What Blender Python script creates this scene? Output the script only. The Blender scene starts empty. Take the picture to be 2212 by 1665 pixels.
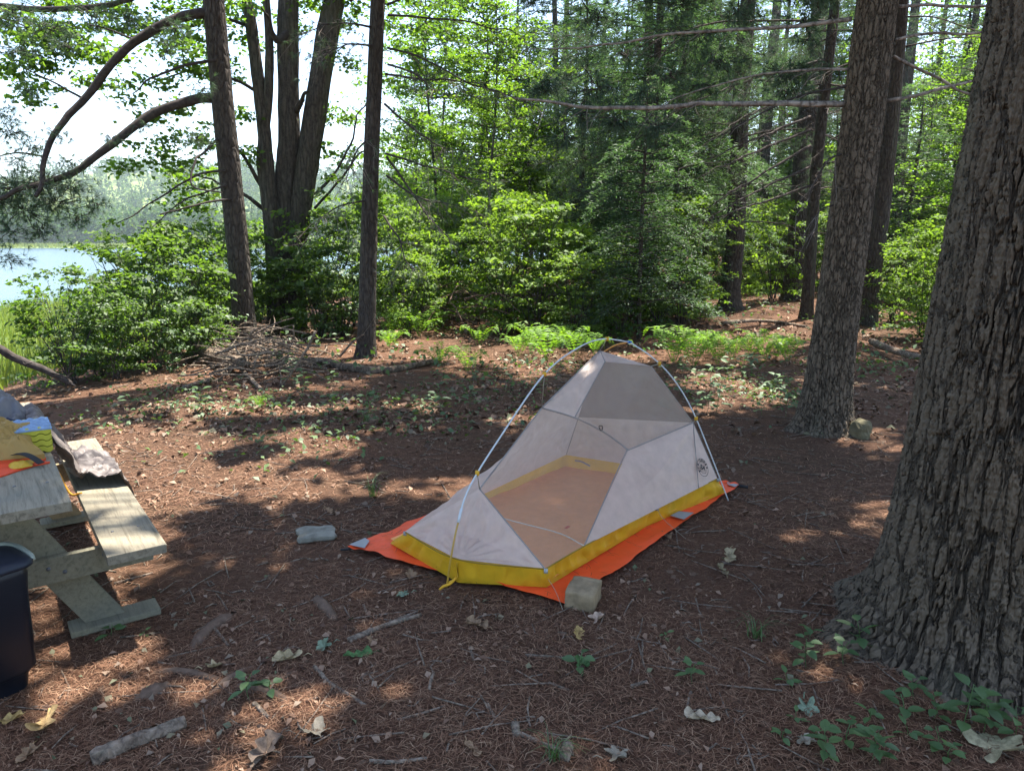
import bpy, bmesh, math, random
import numpy as np
from mathutils import Vector, Matrix

random.seed(7)
rng = np.random.default_rng(11)
SC = bpy.context.scene
COL = SC.collection

# ------------------------------------------------------------------ camera, sky, sun, exposure
CAM_H, PITCH, F = 1.8, math.radians(11.4), 1550.0 / 2212.0          # focal length in picture widths
cam_d = bpy.data.cameras.new('camera'); cam = bpy.data.objects.new('camera', cam_d); COL.objects.link(cam)
cam_d.sensor_fit = 'HORIZONTAL'; cam_d.sensor_width = 36.0; cam_d.lens = 36.0 * F
cam_d.clip_start = 0.05; cam_d.clip_end = 5000
cam.location = (0, 0, CAM_H); cam.rotation_euler = (math.radians(90) - PITCH, 0, 0)
SC.camera = cam

SUN_EL, SUN_AZ = math.radians(68), math.atan2(0.62, 0.78)           # azimuth from +Y towards +X
SUND = np.array([math.sin(SUN_AZ) * math.cos(SUN_EL), math.cos(SUN_AZ) * math.cos(SUN_EL), math.sin(SUN_EL)])
W = bpy.data.worlds.new("World"); SC.world = W; W.use_nodes = True
nt = W.node_tree
sky = nt.nodes.new('ShaderNodeTexSky'); sky.sky_type = 'NISHITA'; sky.sun_disc = False
sky.sun_elevation = SUN_EL; sky.sun_rotation = SUN_AZ; sky.air_density = 1.0; sky.dust_density = 1.2; sky.ozone_density = 0.8
nt.nodes['Background'].inputs[1].default_value = 0.125
nt.links.new(sky.outputs[0], nt.nodes['Background'].inputs[0])
sl = bpy.data.lights.new('sun', 'SUN'); sl.energy = 5.0; sl.angle = math.radians(0.55); sl.color = (1.0, 0.95, 0.87)
so = bpy.data.objects.new('sun', sl); COL.objects.link(so)
so.rotation_euler = Vector(-SUND).to_track_quat('-Z', 'Y').to_euler(); so.location = (10, 12, 30)
SC.view_settings.view_transform = 'Standard'; SC.view_settings.look = 'None'
SC.view_settings.exposure = 2.0; SC.view_settings.gamma = 1.0; SC.view_settings.use_curve_mapping = False
SC.render.engine = 'CYCLES'
SC.cycles.use_denoising = True
try: SC.cycles.denoiser = 'OPENIMAGEDENOISE'
except Exception: pass
SC.cycles.max_bounces = 7; SC.cycles.diffuse_bounces = 3; SC.cycles.glossy_bounces = 2
SC.cycles.transmission_bounces = 4; SC.cycles.transparent_max_bounces = 12
SC.cycles.sample_clamp_indirect = 4.0
SC.cycles.caustics_reflective = False; SC.cycles.caustics_refractive = False

# ------------------------------------------------------------------ projection of a picture point on a level (2212 x 1665 units)
CP, SP = math.cos(PITCH), math.sin(PITCH)
def ray(px, py):
    u = (px - 1106) / 1550.0; v = (832.5 - py) / 1550.0
    return np.array([u, CP + v * SP, -SP + v * CP])
def at_level(px, py, z=0.0):
    r = ray(px, py); t = (z - CAM_H) / r[2]
    return np.array([0, 0, CAM_H]) + r * t
def at_depth(px, py, t):
    return np.array([0, 0, CAM_H]) + ray(px, py) * t
def at_y(px, py, y):
    r = ray(px, py); return np.array([0, 0, CAM_H]) + r * (y / r[1])

# ------------------------------------------------------------------ numpy noise
def _h(ix, iy, iz, s):
    n = (ix.astype(np.int64) * 374761393 + iy.astype(np.int64) * 668265263 + iz.astype(np.int64) * 2147483647 + s * 1274126177) & 0xffffffff
    n = ((n ^ (n >> 13)) * 1274126177) & 0xffffffff
    n = ((n ^ (n >> 16)) * 2246822519) & 0xffffffff
    return ((n ^ (n >> 15)) & 0xffffff) / float(0xffffff)
def vnoise(x, y, z=0.0, s=0):
    x = np.asarray(x, float); y = np.asarray(y, float) + 0 * x; z = np.asarray(z, float) + 0 * x
    ix, iy, iz = np.floor(x), np.floor(y), np.floor(z)
    fx, fy, fz = x - ix, y - iy, z - iz
    fx, fy, fz = [f * f * (3 - 2 * f) for f in (fx, fy, fz)]
    r = 0
    for dx in (0, 1):
        for dy in (0, 1):
            for dz in (0, 1):
                w = (fx if dx else 1 - fx) * (fy if dy else 1 - fy) * (fz if dz else 1 - fz)
                r = r + w * _h(ix + dx, iy + dy, iz + dz, s)
    return r * 2 - 1
def fbm(x, y, z=0.0, s=0, o=4):
    r, a, t = 0, 1.0, 0
    for k in range(o):
        r = r + a * vnoise(np.asarray(x) * 2 ** k, np.asarray(y) * 2 ** k, np.asarray(z) * 2 ** k, s + k); t += a; a *= 0.5
    return r / t
def sstep(a, b, x):
    t = np.clip((np.asarray(x, float) - a) / (b - a), 0, 1); return t * t * (3 - 2 * t)
def cells(u, v, s=0):
    """F1, F2 of a jittered cell pattern and the id of the nearest cell."""
    iu, iv = np.floor(u), np.floor(v)
    f1 = np.full(u.shape, 9.0); f2 = np.full(u.shape, 9.0); cid = np.zeros(u.shape)
    for du in (-1, 0, 1):
        for dv in (-1, 0, 1):
            cu, cv = iu + du, iv + dv
            hx, hy = _h(cu, cv, cu * 0, s), _h(cu, cv, cu * 0 + 7, s)
            d = np.hypot(cu + hx - u, cv + hy - v)
            near = d < f1
            f2 = np.where(near, f1, np.minimum(f2, d)); f1 = np.where(near, d, f1)
            cid = np.where(near, hx, cid)
    return f1, f2, cid

# ------------------------------------------------------------------ the lie of the land
def bank_x(y):
    return np.interp(y, [-40, 8.8, 16, 30, 60, 100, 400, 1300], [-54, -5.6, -6.2, -3.5, 5, 22, 170, 620])
def ground_z(x, y):
    x = np.asarray(x, float); y = np.asarray(y, float)
    s = bank_x(y) - x
    z = -1.85 * sstep(0, 7, s) - 2.2 * sstep(25, 33, s)
    far = sstep(9, 22, np.hypot(x, y))
    land = 1 - sstep(-1, 3, s)
    z = z + land * far * 0.16 * fbm(x * 0.16, y * 0.16, 0, 3, 3)
    z = z + land * 0.022 * fbm(x * 0.9, y * 0.9, 0, 5, 3) * (1 + 1.2 * far)
    return z
def gz(x, y): return float(ground_z(np.array([x]), np.array([y]))[0])

# ------------------------------------------------------------------ mesh building
class MB:
    def __init__(self): self.v = []; self.q = []; self.t = []; self.n = 0; self.a = []
    def add(self, v, q=None, t=None, attr=None):
        v = np.asarray(v, np.float32).reshape(-1, 3)
        if q is not None and len(q): self.q.append(np.asarray(q, np.int64).reshape(-1, 4) + self.n)
        if t is not None and len(t): self.t.append(np.asarray(t, np.int64).reshape(-1, 3) + self.n)
        self.v.append(v); self.n += len(v)
        if attr is not None: self.a.append(np.asarray(attr, np.float32))
    def mesh(self, name, smooth=False, origin=None):
        me = bpy.data.meshes.new(name)
        v = np.concatenate(self.v) if self.v else np.zeros((0, 3), np.float32)
        if origin is not None: v = v - np.asarray(origin, np.float32)
        q = np.concatenate(self.q) if self.q else np.zeros((0, 4), np.int64)
        t = np.concatenate(self.t) if self.t else np.zeros((0, 3), np.int64)
        nl = q.size + t.size
        me.vertices.add(len(v)); me.vertices.foreach_set('co', v.astype(np.float32).ravel())
        me.loops.add(nl); me.loops.foreach_set('vertex_index', np.concatenate([q.ravel(), t.ravel()]).astype(np.int32))
        me.polygons.add(len(q) + len(t))
        ls = np.concatenate([np.arange(len(q)) * 4, q.size + np.arange(len(t)) * 3]).astype(np.int32)
        me.polygons.foreach_set('loop_start', ls)
        if smooth: me.polygons.foreach_set('use_smooth', np.ones(len(q) + len(t), bool))
        if self.a:
            at = me.attributes.new('ridge', 'FLOAT', 'POINT'); at.data.foreach_set('value', np.concatenate(self.a))
        me.update(calc_edges=True)
        return me
    def obj(self, name, mat, parent=None, smooth=False, origin=None):
        me = self.mesh(name, smooth, origin)
        return link(name, me, mat, parent)
def link(name, me, mat, parent=None):
    if mat is not None: me.materials.append(mat)
    o = bpy.data.objects.new(name, me); COL.objects.link(o)
    if parent is not None: o.parent = parent
    return o
def tag(o, label, cat, group=None, kind=None):
    if label: o['label'] = label
    if cat: o['category'] = cat
    if group: o['group'] = group
    if kind: o['kind'] = kind
    return o
def thing(name, label, cat, loc=(0, 0, 0), rotz=0.0, group=None):
    o = bpy.data.objects.new(name, None); COL.objects.link(o)
    o.location = [float(c) for c in loc]; o.rotation_euler = (0, 0, rotz); o.empty_display_size = 0.2
    return tag(o, label, cat, group)
def dup(root, loc, rotz, label=None, scale=1.0, group=None):
    r = root.copy(); COL.objects.link(r); r.location = [float(c) for c in loc]; r.rotation_euler = (0, 0, rotz); r.scale = (scale,) * 3
    if label: r['label'] = label
    if group: r['group'] = group
    for ch in list(root.children):
        c = ch.copy(); COL.objects.link(c); c.parent = r
        for g in ch.children:
            d = g.copy(); COL.objects.link(d); d.parent = c
    return r

def smooth_path(P, n):
    """Catmull-Rom through the points."""
    P = np.asarray(P, float)
    if len(P) < 3:
        return P[0] + (P[-1] - P[0]) * np.linspace(0, 1, n)[:, None]
    Q = np.vstack([2 * P[0] - P[1], P, 2 * P[-1] - P[-2]])
    out = []
    for s in np.linspace(0, len(P) - 1 - 1e-6, n):
        i = int(s); f = s - i
        a, b, c, d = Q[i:i + 4]
        out.append(0.5 * ((2 * b) + (c - a) * f + (2 * a - 5 * b + 4 * c - d) * f * f + (3 * b - a - 3 * c + d) * f ** 3))
    return np.array(out)
def tube(mb, P, R, k=6, cap=True, rough=0.0):
    P = np.asarray(P, float); n = len(P)
    R = np.full(n, R, float) if np.isscalar(R) else np.interp(np.linspace(0, 1, n), np.linspace(0, 1, len(R)), R)
    T = np.gradient(P, axis=0); T /= np.linalg.norm(T, axis=1)[:, None] + 1e-9
    ref = np.array([0, 0, 1.0]) if abs(T[:, 2]).mean() < 0.8 else np.array([1.0, 0, 0])
    A = np.cross(T, ref); A /= np.linalg.norm(A, axis=1)[:, None] + 1e-9
    B = np.cross(T, A)
    th = np.arange(k) / k * 2 * math.pi
    rr = R[:, None] * (1 + (rough * rng.normal(size=(n, k)) if rough else 0))
    V = P[:, None, :] + rr[..., None] * (np.cos(th)[None, :, None] * A[:, None, :] + np.sin(th)[None, :, None] * B[:, None, :])
    i = np.arange(n - 1)[:, None] * k; j = np.arange(k)[None, :]; j2 = (j + 1) % k
    q = np.stack([i + j, i + j2, i + k + j2, i + k + j], -1).reshape(-1, 4)
    V = V.reshape(-1, 3)
    if cap:
        V = np.vstack([V, P[0], P[-1]]); c0, c1 = n * k, n * k + 1
        t = [[c0, (a + 1) % k, a] for a in range(k)] + [[c1, (n - 1) * k + a, (n - 1) * k + (a + 1) % k] for a in range(k)]
        mb.add(V, q, t)
    else: mb.add(V, q)
def box(mb, c, s, R=None):
    c = np.asarray(c, float); s = np.asarray(s, float) / 2
    v = np.array([[x, y, z] for x in (-1, 1) for y in (-1, 1) for z in (-1, 1)], float) * s
    if R is not None: v = v @ np.asarray(R).T
    mb.add(v + c, [[0, 1, 3, 2], [4, 6, 7, 5], [0, 4, 5, 1], [2, 3, 7, 6], [0, 2, 6, 4], [1, 5, 7, 3]])
def grid(mb, V, attr=None, wrap=False):
    """V: (n, m, 3)"""
    n, m = V.shape[:2]
    i = np.arange(n - 1)[:, None] * m; mm = m if wrap else m - 1
    j = np.arange(mm)[None, :]; j2 = (j + 1) % m
    q = np.stack([i + j, i + j2, i + m + j2, i + m + j], -1).reshape(-1, 4)
    mb.add(V.reshape(-1, 3), q, attr=None if attr is None else attr.ravel())
def unit(v): v = np.asarray(v, float); return v / (np.linalg.norm(v, axis=-1, keepdims=True) + 1e-9)
def leaves(mb, C, L, Wd, N=None, D=None, fold=0.15):
    """One folded diamond leaf of length L and width Wd at each point of C; N: normals, D: directions."""
    n = len(C); L = np.broadcast_to(L, (n,))[:, None]; Wd = np.broadcast_to(Wd, (n,))[:, None]
    if N is None: N = unit(rng.normal(size=(n, 3)) + [0, 0, 1.0])
    if D is None: D = rng.normal(size=(n, 3))
    D = unit(D - N * (D * N).sum(1, keepdims=True)); S = np.cross(N, D)
    up = N * L * fold
    V = np.stack([C - D * L * 0.5, C - D * L * 0.05 + S * Wd * 0.5 + up, C + D * L * 0.5, C - D * L * 0.05 - S * Wd * 0.5 + up], 1)
    mb.add(V.reshape(-1, 3), np.arange(n * 4).reshape(-1, 4))
def blades(mb, B, D, L, Wd):
    """Thin triangles (needles, grass) from B along D."""
    n = len(B); D = unit(D); S = unit(np.cross(D, rng.normal(size=(n, 3))))
    L = np.broadcast_to(L, (n,))[:, None]; Wd = np.broadcast_to(Wd, (n,))[:, None]
    V = np.stack([B - S * Wd / 2, B + S * Wd / 2, B + D * L], 1)
    mb.add(V.reshape(-1, 3), t=np.arange(n * 3).reshape(-1, 3))
def tufts(mb, C, D, n=12, L=0.11, Wd=0.006, spread=0.75):
    """Needle tufts at C pointing along D."""
    m = len(C); B = np.repeat(C, n, 0); DD = np.repeat(unit(D), n, 0) + rng.normal(size=(m * n, 3)) * spread
    blades(mb, B, DD, L * rng.uniform(0.7, 1.15, m * n), Wd)

# ------------------------------------------------------------------ materials
def mat(name):
    m = bpy.data.materials.new(name); m.use_nodes = True; nt = m.node_tree; nt.nodes.clear()
    return m, nt, nt.nodes.new('ShaderNodeOutputMaterial')
def nd(nt, t, **kw):
    n = nt.nodes.new(t)
    for k, v in kw.items(): setattr(n, k, v)
    return n
def ramp(nt, fac, stops, interp='LINEAR'):
    r = nd(nt, 'ShaderNodeValToRGB'); r.color_ramp.interpolation = interp
    e = r.color_ramp.elements
    while len(e) < len(stops): e.new(0.5)
    for x, (p, c) in zip(e, stops): x.position = p; x.color = (*c, 1) if len(c) == 3 else c
    nt.links.new(fac, r.inputs[0]); return r.outputs[0]
def noise(nt, scale, detail=4, rough=0.55, vec=None, dist=0.0):
    n = nd(nt, 'ShaderNodeTexNoise'); n.inputs['Scale'].default_value = scale; n.inputs['Detail'].default_value = detail
    n.inputs['Roughness'].default_value = rough; n.inputs['Distortion'].default_value = dist
    if vec is not None: nt.links.new(vec, n.inputs['Vector'])
    return n
def mapping(nt, scale=(1, 1, 1), coord='Object', rot=(0, 0, 0)):
    tc = nd(nt, 'ShaderNodeTexCoord'); mp = nd(nt, 'ShaderNodeMapping'); mp.inputs['Scale'].default_value = scale; mp.inputs['Rotation'].default_value = rot
    nt.links.new(tc.outputs[coord], mp.inputs[0]); return mp.outputs[0]
def mixc(nt, fac, a, b, mode='MIX'):
    m = nd(nt, 'ShaderNodeMix', data_type='RGBA', blend_type=mode)
    for s, v in ((m.inputs[0], fac), (m.inputs[6], a), (m.inputs[7], b)):
        if hasattr(v, 'is_linked'): nt.links.new(v, s)
        elif isinstance(v, (int, float)): s.default_value = v
        else: s.default_value = (*v, 1)
    return m.outputs[2]
def bump(nt, h, strength=0.5, dist=0.02):
    b = nd(nt, 'ShaderNodeBump'); b.inputs['Strength'].default_value = strength; b.inputs['Distance'].default_value = dist
    nt.links.new(h, b.inputs['Height']); return b.outputs[0]
def principled(nt, out, col, rough=0.8, norm=None, spec=0.3, **kw):
    p = nd(nt, 'ShaderNodeBsdfPrincipled')
    if hasattr(col, 'is_linked'): nt.links.new(col, p.inputs['Base Color'])
    else: p.inputs['Base Color'].default_value = (*col, 1)
    if hasattr(rough, 'is_linked'): nt.links.new(rough, p.inputs['Roughness'])
    else: p.inputs['Roughness'].default_value = rough
    p.inputs['Specular IOR Level'].default_value = spec
    for k, v in kw.items(): p.inputs[k].default_value = v
    if norm is not None: nt.links.new(norm, p.inputs['Normal'])
    nt.links.new(p.outputs[0], out.inputs[0]); return p

def leaf_mat(name, stops, trans=0.5, gloss=0.025, tcol=(1.5, 1.5, 0.55)):
    """Leaves: every leaf its own shade; thin, so light comes through."""
    m, nt, out = mat(name)
    g = nd(nt, 'ShaderNodeNewGeometry'); oi = nd(nt, 'ShaderNodeObjectInfo')
    a = nd(nt, 'ShaderNodeMath', operation='MULTIPLY_ADD'); nt.links.new(oi.outputs['Random'], a.inputs[0]); a.inputs[1].default_value = 0.25
    nt.links.new(g.outputs['Random Per Island'], a.inputs[2])
    b = nd(nt, 'ShaderNodeMath', operation='MULTIPLY'); nt.links.new(a.outputs[0], b.inputs[0]); b.inputs[1].default_value = 0.8
    c = ramp(nt, b.outputs[0], stops)
    d = nd(nt, 'ShaderNodeBsdfDiffuse'); nt.links.new(c, d.inputs[0])
    t = nd(nt, 'ShaderNodeBsdfTranslucent'); nt.links.new(mixc(nt, 1.0, c, tcol, 'MULTIPLY'), t.inputs[0])
    s = nd(nt, 'ShaderNodeMixShader'); s.inputs[0].default_value = trans
    nt.links.new(d.outputs[0], s.inputs[1]); nt.links.new(t.outputs[0], s.inputs[2])
    gl = nd(nt, 'ShaderNodeBsdfGlossy'); gl.inputs['Roughness'].default_value = 0.6
    s2 = nd(nt, 'ShaderNodeMixShader'); s2.inputs[0].default_value = gloss
    nt.links.new(s.outputs[0], s2.inputs[1]); nt.links.new(gl.outputs[0], s2.inputs[2])
    nt.links.new(s2.outputs[0], out.inputs[0]); return m
def bark_mat(name, cin, cout, sx=9.0, sz=2.6, lichen=0.25, bs=0.9, attr=False, crack=.10):
    m, nt, out = mat(name)
    v = mapping(nt, (sx, sx, sz)); n0 = noise(nt, 1.2, 3, 0.5, v)
    wv = nd(nt, 'ShaderNodeVectorMath', operation='MULTIPLY_ADD'); nt.links.new(n0.outputs['Color'], wv.inputs[0]); wv.inputs[1].default_value = (0.7,) * 3; nt.links.new(v, wv.inputs[2])
    vo = nd(nt, 'ShaderNodeTexVoronoi', feature='DISTANCE_TO_EDGE'); vo.inputs['Scale'].default_value = 1.0; nt.links.new(wv.outputs[0], vo.inputs['Vector'])
    if attr:
        at = nd(nt, 'ShaderNodeAttribute'); at.attribute_name = 'ridge'; rid = at.outputs['Fac']
    else:
        rid = ramp(nt, vo.outputs['Distance'], [(0.0, (0, 0, 0)), (0.3, (1, 1, 1))])
    nf = noise(nt, 55 if attr else 26, 5, 0.7, mapping(nt, (1, 1, 0.5)))
    nl = noise(nt, 3.0, 3, 0.6)
    if attr:
        r0 = ramp(nt, rid, [(0.12, (0, 0, 0)), (0.55, (1, 1, 1))]); cr = ramp(nt, vo.outputs['Distance'], [(0.015, (0.1,) * 3), (crack, (1, 1, 1))])
        mn = nd(nt, 'ShaderNodeMath', operation='MULTIPLY'); nt.links.new(r0, mn.inputs[0]); nt.links.new(cr, mn.inputs[1]); rid = mn.outputs[0]
    nv = noise(nt, 2.2, 4, 0.6); c = mixc(nt, rid, cin, mixc(nt, ramp(nt, nv.outputs[0], [(0.35, (0, 0, 0)), (0.65, (1, 1, 1))]), cout, (cout[0] * 1.0, cout[1] * .88, cout[2] * .78)))
    c = mixc(nt, ramp(nt, nf.outputs[0], [(0.35, (0, 0, 0)), (0.7, (0.55,) * 3)]), c, tuple(x * 1.75 for x in cout))
    lm = nd(nt, 'ShaderNodeMath', operation='MULTIPLY'); nt.links.new(ramp(nt, nl.outputs[0], [(0.52, (0, 0, 0)), (0.7, (1, 1, 1))]), lm.inputs[0]); lm.inputs[1].default_value = lichen
    c = mixc(nt, lm.outputs[0], c, (0.15, 0.17, 0.115))
    h = nd(nt, 'ShaderNodeMath', operation='MULTIPLY_ADD'); nt.links.new(nf.outputs[0], h.inputs[0]); h.inputs[1].default_value = 0.35
    nt.links.new(rid, h.inputs[2])
    if attr: nrm = bump(nt, h.outputs[0], 0.9, 0.012)
    else: nrm = bump(nt, h.outputs[0], bs, 0.025)
    principled(nt, out, c, 0.92, nrm, 0.15); return m
def plain(name, col, rough=0.6, spec=0.3, var=0.12, scale=9.0, bs=0.0):
    m, nt, out = mat(name)
    n = noise(nt, scale, 4, 0.6, mapping(nt))
    c = mixc(nt, ramp(nt, n.outputs[0], [(0.3, (0, 0, 0)), (0.7, (1, 1, 1))]), tuple(x * (1 - var) for x in col), tuple(min(1, x * (1 + var)) for x in col))
    principled(nt, out, c, rough, bump(nt, n.outputs[0], bs, 0.01) if bs else None, spec); return m
def cloth_mat(name, col, trans=0.3, clear=0.0, rough=0.5, spec=0.25, sheen=0.0, var=0.08, scale=14):
    """Thin woven nylon: diffuse, part of the light comes through, CLEAR of it straight (mesh)."""
    m, nt, out = mat(name)
    n = noise(nt, scale, 4, 0.6, mapping(nt))
    c = mixc(nt, ramp(nt, n.outputs[0], [(0.3, (0, 0, 0)), (0.7, (1, 1, 1))]), tuple(x * (1 - var) for x in col), tuple(min(1, x * (1 + var)) for x in col))
    p = principled(nt, out, c, rough, bump(nt, n.outputs[0], 0.25, 0.006), spec)
    t = nd(nt, 'ShaderNodeBsdfTranslucent'); nt.links.new(c, t.inputs[0])
    s = nd(nt, 'ShaderNodeMixShader'); s.inputs[0].default_value = trans
    nt.links.new(p.outputs[0], s.inputs[1]); nt.links.new(t.outputs[0], s.inputs[2])
    if clear:
        tr = nd(nt, 'ShaderNodeBsdfTransparent')
        s2 = nd(nt, 'ShaderNodeMixShader'); s2.inputs[0].default_value = clear
        nt.links.new(s.outputs[0], s2.inputs[1]); nt.links.new(tr.outputs[0], s2.inputs[2]); s = s2
    nt.links.new(s.outputs[0], out.inputs[0]); return m

def ground_mat():
    m, nt, out = mat('forest_floor')
    tc = nd(nt, 'ShaderNodeTexCoord'); P = tc.outputs['Object']
    big = noise(nt, 0.55, 4, 0.6, P); mid = noise(nt, 5, 5, 0.65, P); fine = noise(nt, 60, 6, 0.75, P, 0.6)
    vo = nd(nt, 'ShaderNodeTexVoronoi'); vo.inputs['Scale'].default_value = 34; nt.links.new(P, vo.inputs['Vector'])
    c = ramp(nt, fine.outputs[0], [(0.28, (0.04, 0.021, 0.013)), (0.5, (0.12, 0.061, 0.036)), (0.72, (0.24, 0.135, 0.083))])
    c = mixc(nt, ramp(nt, mid.outputs[0], [(0.35, (0, 0, 0)), (0.65, (0.6,) * 3)]), c, (0.11, 0.062, 0.04))
    c = mixc(nt, ramp(nt, vo.outputs['Color'], [(0.82, (0, 0, 0)), (0.9, (0.5,) * 3)]), c, (0.26, 0.19, 0.135))
    c = mixc(nt, ramp(nt, big.outputs[0], [(0.46, (0, 0, 0)), (0.62, (0.7,) * 3)]), c, (0.075, 0.047, 0.029))
    # below the bank the soil is a green marsh
    sx = nd(nt, 'ShaderNodeSeparateXYZ'); nt.links.new(P, sx.inputs[0])
    mr = nd(nt, 'ShaderNodeMapRange'); nt.links.new(sx.outputs['Z'], mr.inputs[0]); mr.inputs[1].default_value = -0.5; mr.inputs[2].default_value = -1.3; 
    c = mixc(nt, mr.outputs[0], c, ramp(nt, mid.outputs[0], [(0.3, (0.07, 0.11, 0.03)), (0.7, (0.13, 0.18, 0.05))]))
    h = nd(nt, 'ShaderNodeMath', operation='MULTIPLY_ADD'); nt.links.new(mid.outputs[0], h.inputs[0]); h.inputs[1].default_value = 1.5; nt.links.new(fine.outputs[0], h.inputs[2])
    principled(nt, out, c, 0.95, bump(nt, h.outputs[0], 0.9, 0.03), 0.1); return m
def litter_mat(name, stops, trans=0.0):
    m, nt, out = mat(name)
    g = nd(nt, 'ShaderNodeNewGeometry')
    c = ramp(nt, g.outputs['Random Per Island'], stops)
    principled(nt, out, c, 0.8, None, 0.2); return m
def wood_mat(name, c1, c2, scale=(1.0, 14.0, 14.0)):
    """Weathered plank; the grain runs along local X."""
    m, nt, out = mat(name)
    v = mapping(nt, scale); n = noise(nt, 3.2, 6, 0.65, v, 0.7); blot = noise(nt, 4, 4, 0.6, mapping(nt))
    fine = noise(nt, 9, 4, 0.7, mapping(nt, (1.5, 45, 45)))
    c = ramp(nt, n.outputs[0], [(0.3, c1), (0.5, c2), (0.68, tuple(x * 1.15 for x in c2))])
    c = mixc(nt, ramp(nt, blot.outputs[0], [(0.5, (0, 0, 0)), (0.72, (0.5,) * 3)]), c, (0.13, 0.135, 0.115))
    c = mixc(nt, ramp(nt, fine.outputs[0], [(0.56, (0, 0, 0)), (0.68, (0.5,) * 3)]), c, tuple(x * 0.5 for x in c1))
    principled(nt, out, c, 0.8, bump(nt, fine.outputs[0], 0.5, 0.004), 0.25); return m

M = {}
M['ground'] = ground_mat()
M['bark_big'] = bark_mat('bark_furrowed', (0.012, 0.009, 0.007), (0.098, 0.079, 0.057), 17, 3.6, lichen=0.28, attr=True)
M['bark_plate'] = bark_mat('bark_plated', (0.014, 0.010, 0.007), (0.125, 0.10, 0.073), 22, 7.5, lichen=0.25, attr=True, crack=.16)
M['bark'] = bark_mat('bark_rough', (0.025, 0.02, 0.017), (0.066, 0.055, 0.046), 16, 5)
M['bark_grey'] = bark_mat('bark_maple', (0.03, 0.025, 0.022), (0.085, 0.074, 0.062), 14, 2.4, 0.35)
M['twig'] = plain('dead_twig', (0.16, 0.135, 0.115), 0.9, 0.1, 0.4, 30)
M['limb'] = plain('limb_bark', (0.055, 0.045, 0.04), 0.9, 0.1, 0.4, 20, 0.5)
M['stick'] = bark_mat('dead_stick', (0.06, 0.044, 0.033), (0.19, 0.15, 0.115), 26, 8, 0.3, 0.5)
M['dead_limb'] = bark_mat('dead_limb', (0.06, 0.048, 0.04), (0.27, 0.235, 0.20), 9, 9, 0.3, 0.5)
M['log'] = bark_mat('fallen_log', (0.04, 0.028, 0.02), (0.15, 0.115, 0.085), 12, 5, 0.5, 0.6)
M['root'] = plain('root_bark', (0.115, 0.078, 0.056), 0.9, 0.1, 0.35, 22, 0.6)
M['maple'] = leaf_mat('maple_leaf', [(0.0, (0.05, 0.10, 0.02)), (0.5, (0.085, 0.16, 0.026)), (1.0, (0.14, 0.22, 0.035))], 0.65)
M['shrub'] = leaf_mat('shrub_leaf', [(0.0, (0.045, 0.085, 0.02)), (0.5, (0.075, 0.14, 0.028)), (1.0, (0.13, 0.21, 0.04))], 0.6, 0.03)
M['bright'] = leaf_mat('sunlit_leaf', [(0.0, (0.07, 0.13, 0.025)), (0.5, (0.11, 0.19, 0.032)), (1.0, (0.17, 0.25, 0.045))], 0.55)  # greens raised above the shrub leaves to carry the sun on the bushes
M['pine'] = leaf_mat('pine_needle', [(0.0, (0.035, 0.065, 0.042)), (0.5, (0.055, 0.095, 0.055)), (1.0, (0.09, 0.13, 0.065))], 0.45, 0.04, (1.1, 1.2, 0.7))
M['hemlock'] = leaf_mat('hemlock_needle', [(0.0, (0.045, 0.09, 0.05)), (0.5, (0.07, 0.125, 0.062)), (1.0, (0.11, 0.17, 0.07))], 0.5, 0.04, (1.1, 1.25, 0.6))
M['fern'] = leaf_mat('fern_frond', [(0.0, (0.08, 0.17, 0.022)), (0.5, (0.13, 0.25, 0.03)), (1.0, (0.18, 0.31, 0.04))], 0.5)
M['herb'] = leaf_mat('herb_leaf', [(0.0, (0.035, 0.08, 0.02)), (0.5, (0.06, 0.125, 0.03)), (1.0, (0.11, 0.175, 0.04))], 0.35, 0.06)
M['marsh'] = leaf_mat('marsh_grass', [(0.0, (0.11, 0.16, 0.035)), (0.5, (0.17, 0.22, 0.05)), (1.0, (0.24, 0.27, 0.08))], 0.4, 0.02)
M['far_leaf'] = leaf_mat('far_leaf', [(0.0, (0.03, 0.065, 0.025)), (0.5, (0.055, 0.105, 0.03)), (1.0, (0.10, 0.16, 0.04))], 0.3, 0.0)
M['needles'] = litter_mat('fallen_needles', [(0.0, (0.065, 0.029, 0.017)), (0.45, (0.14, 0.068, 0.038)), (0.8, (0.215, 0.115, 0.067)), (1.0, (0.34, 0.215, 0.135))])
M['litter'] = litter_mat('fallen_leaves', [(0.0, (0.08, 0.045, 0.03)), (0.35, (0.19, 0.11, 0.07)), (0.6, (0.28, 0.18, 0.12)), (0.82, (0.20, 0.15, 0.11)), (0.95, (0.10, 0.12, 0.06)), (1.0, (0.24, 0.165, 0.11))])

# ------------------------------------------------------------------ ground, water, far hills
def axis(a):
    a = np.concatenate([np.arange(*s) for s in a]); return np.unique(np.round(a, 4))
xs = axis([(-900, -60, 60), (-60, -12, 3), (-12, -5, 0.35), (-5, 5, 0.07), (5, 12, 0.35), (12, 60, 3), (60, 901, 60)])
ys = axis([(-40, 0, 5), (0, 1.5, 0.5), (1.5, 9, 0.07), (9, 20, 0.35), (20, 60, 2), (60, 1201, 40)])
X, Y = np.meshgrid(xs, ys)
mb = MB(); grid(mb, np.stack([X, Y, ground_z(X, Y)], -1))
tag(mb.obj('ground', M['ground'], smooth=True), None, None, kind='structure')

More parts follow.
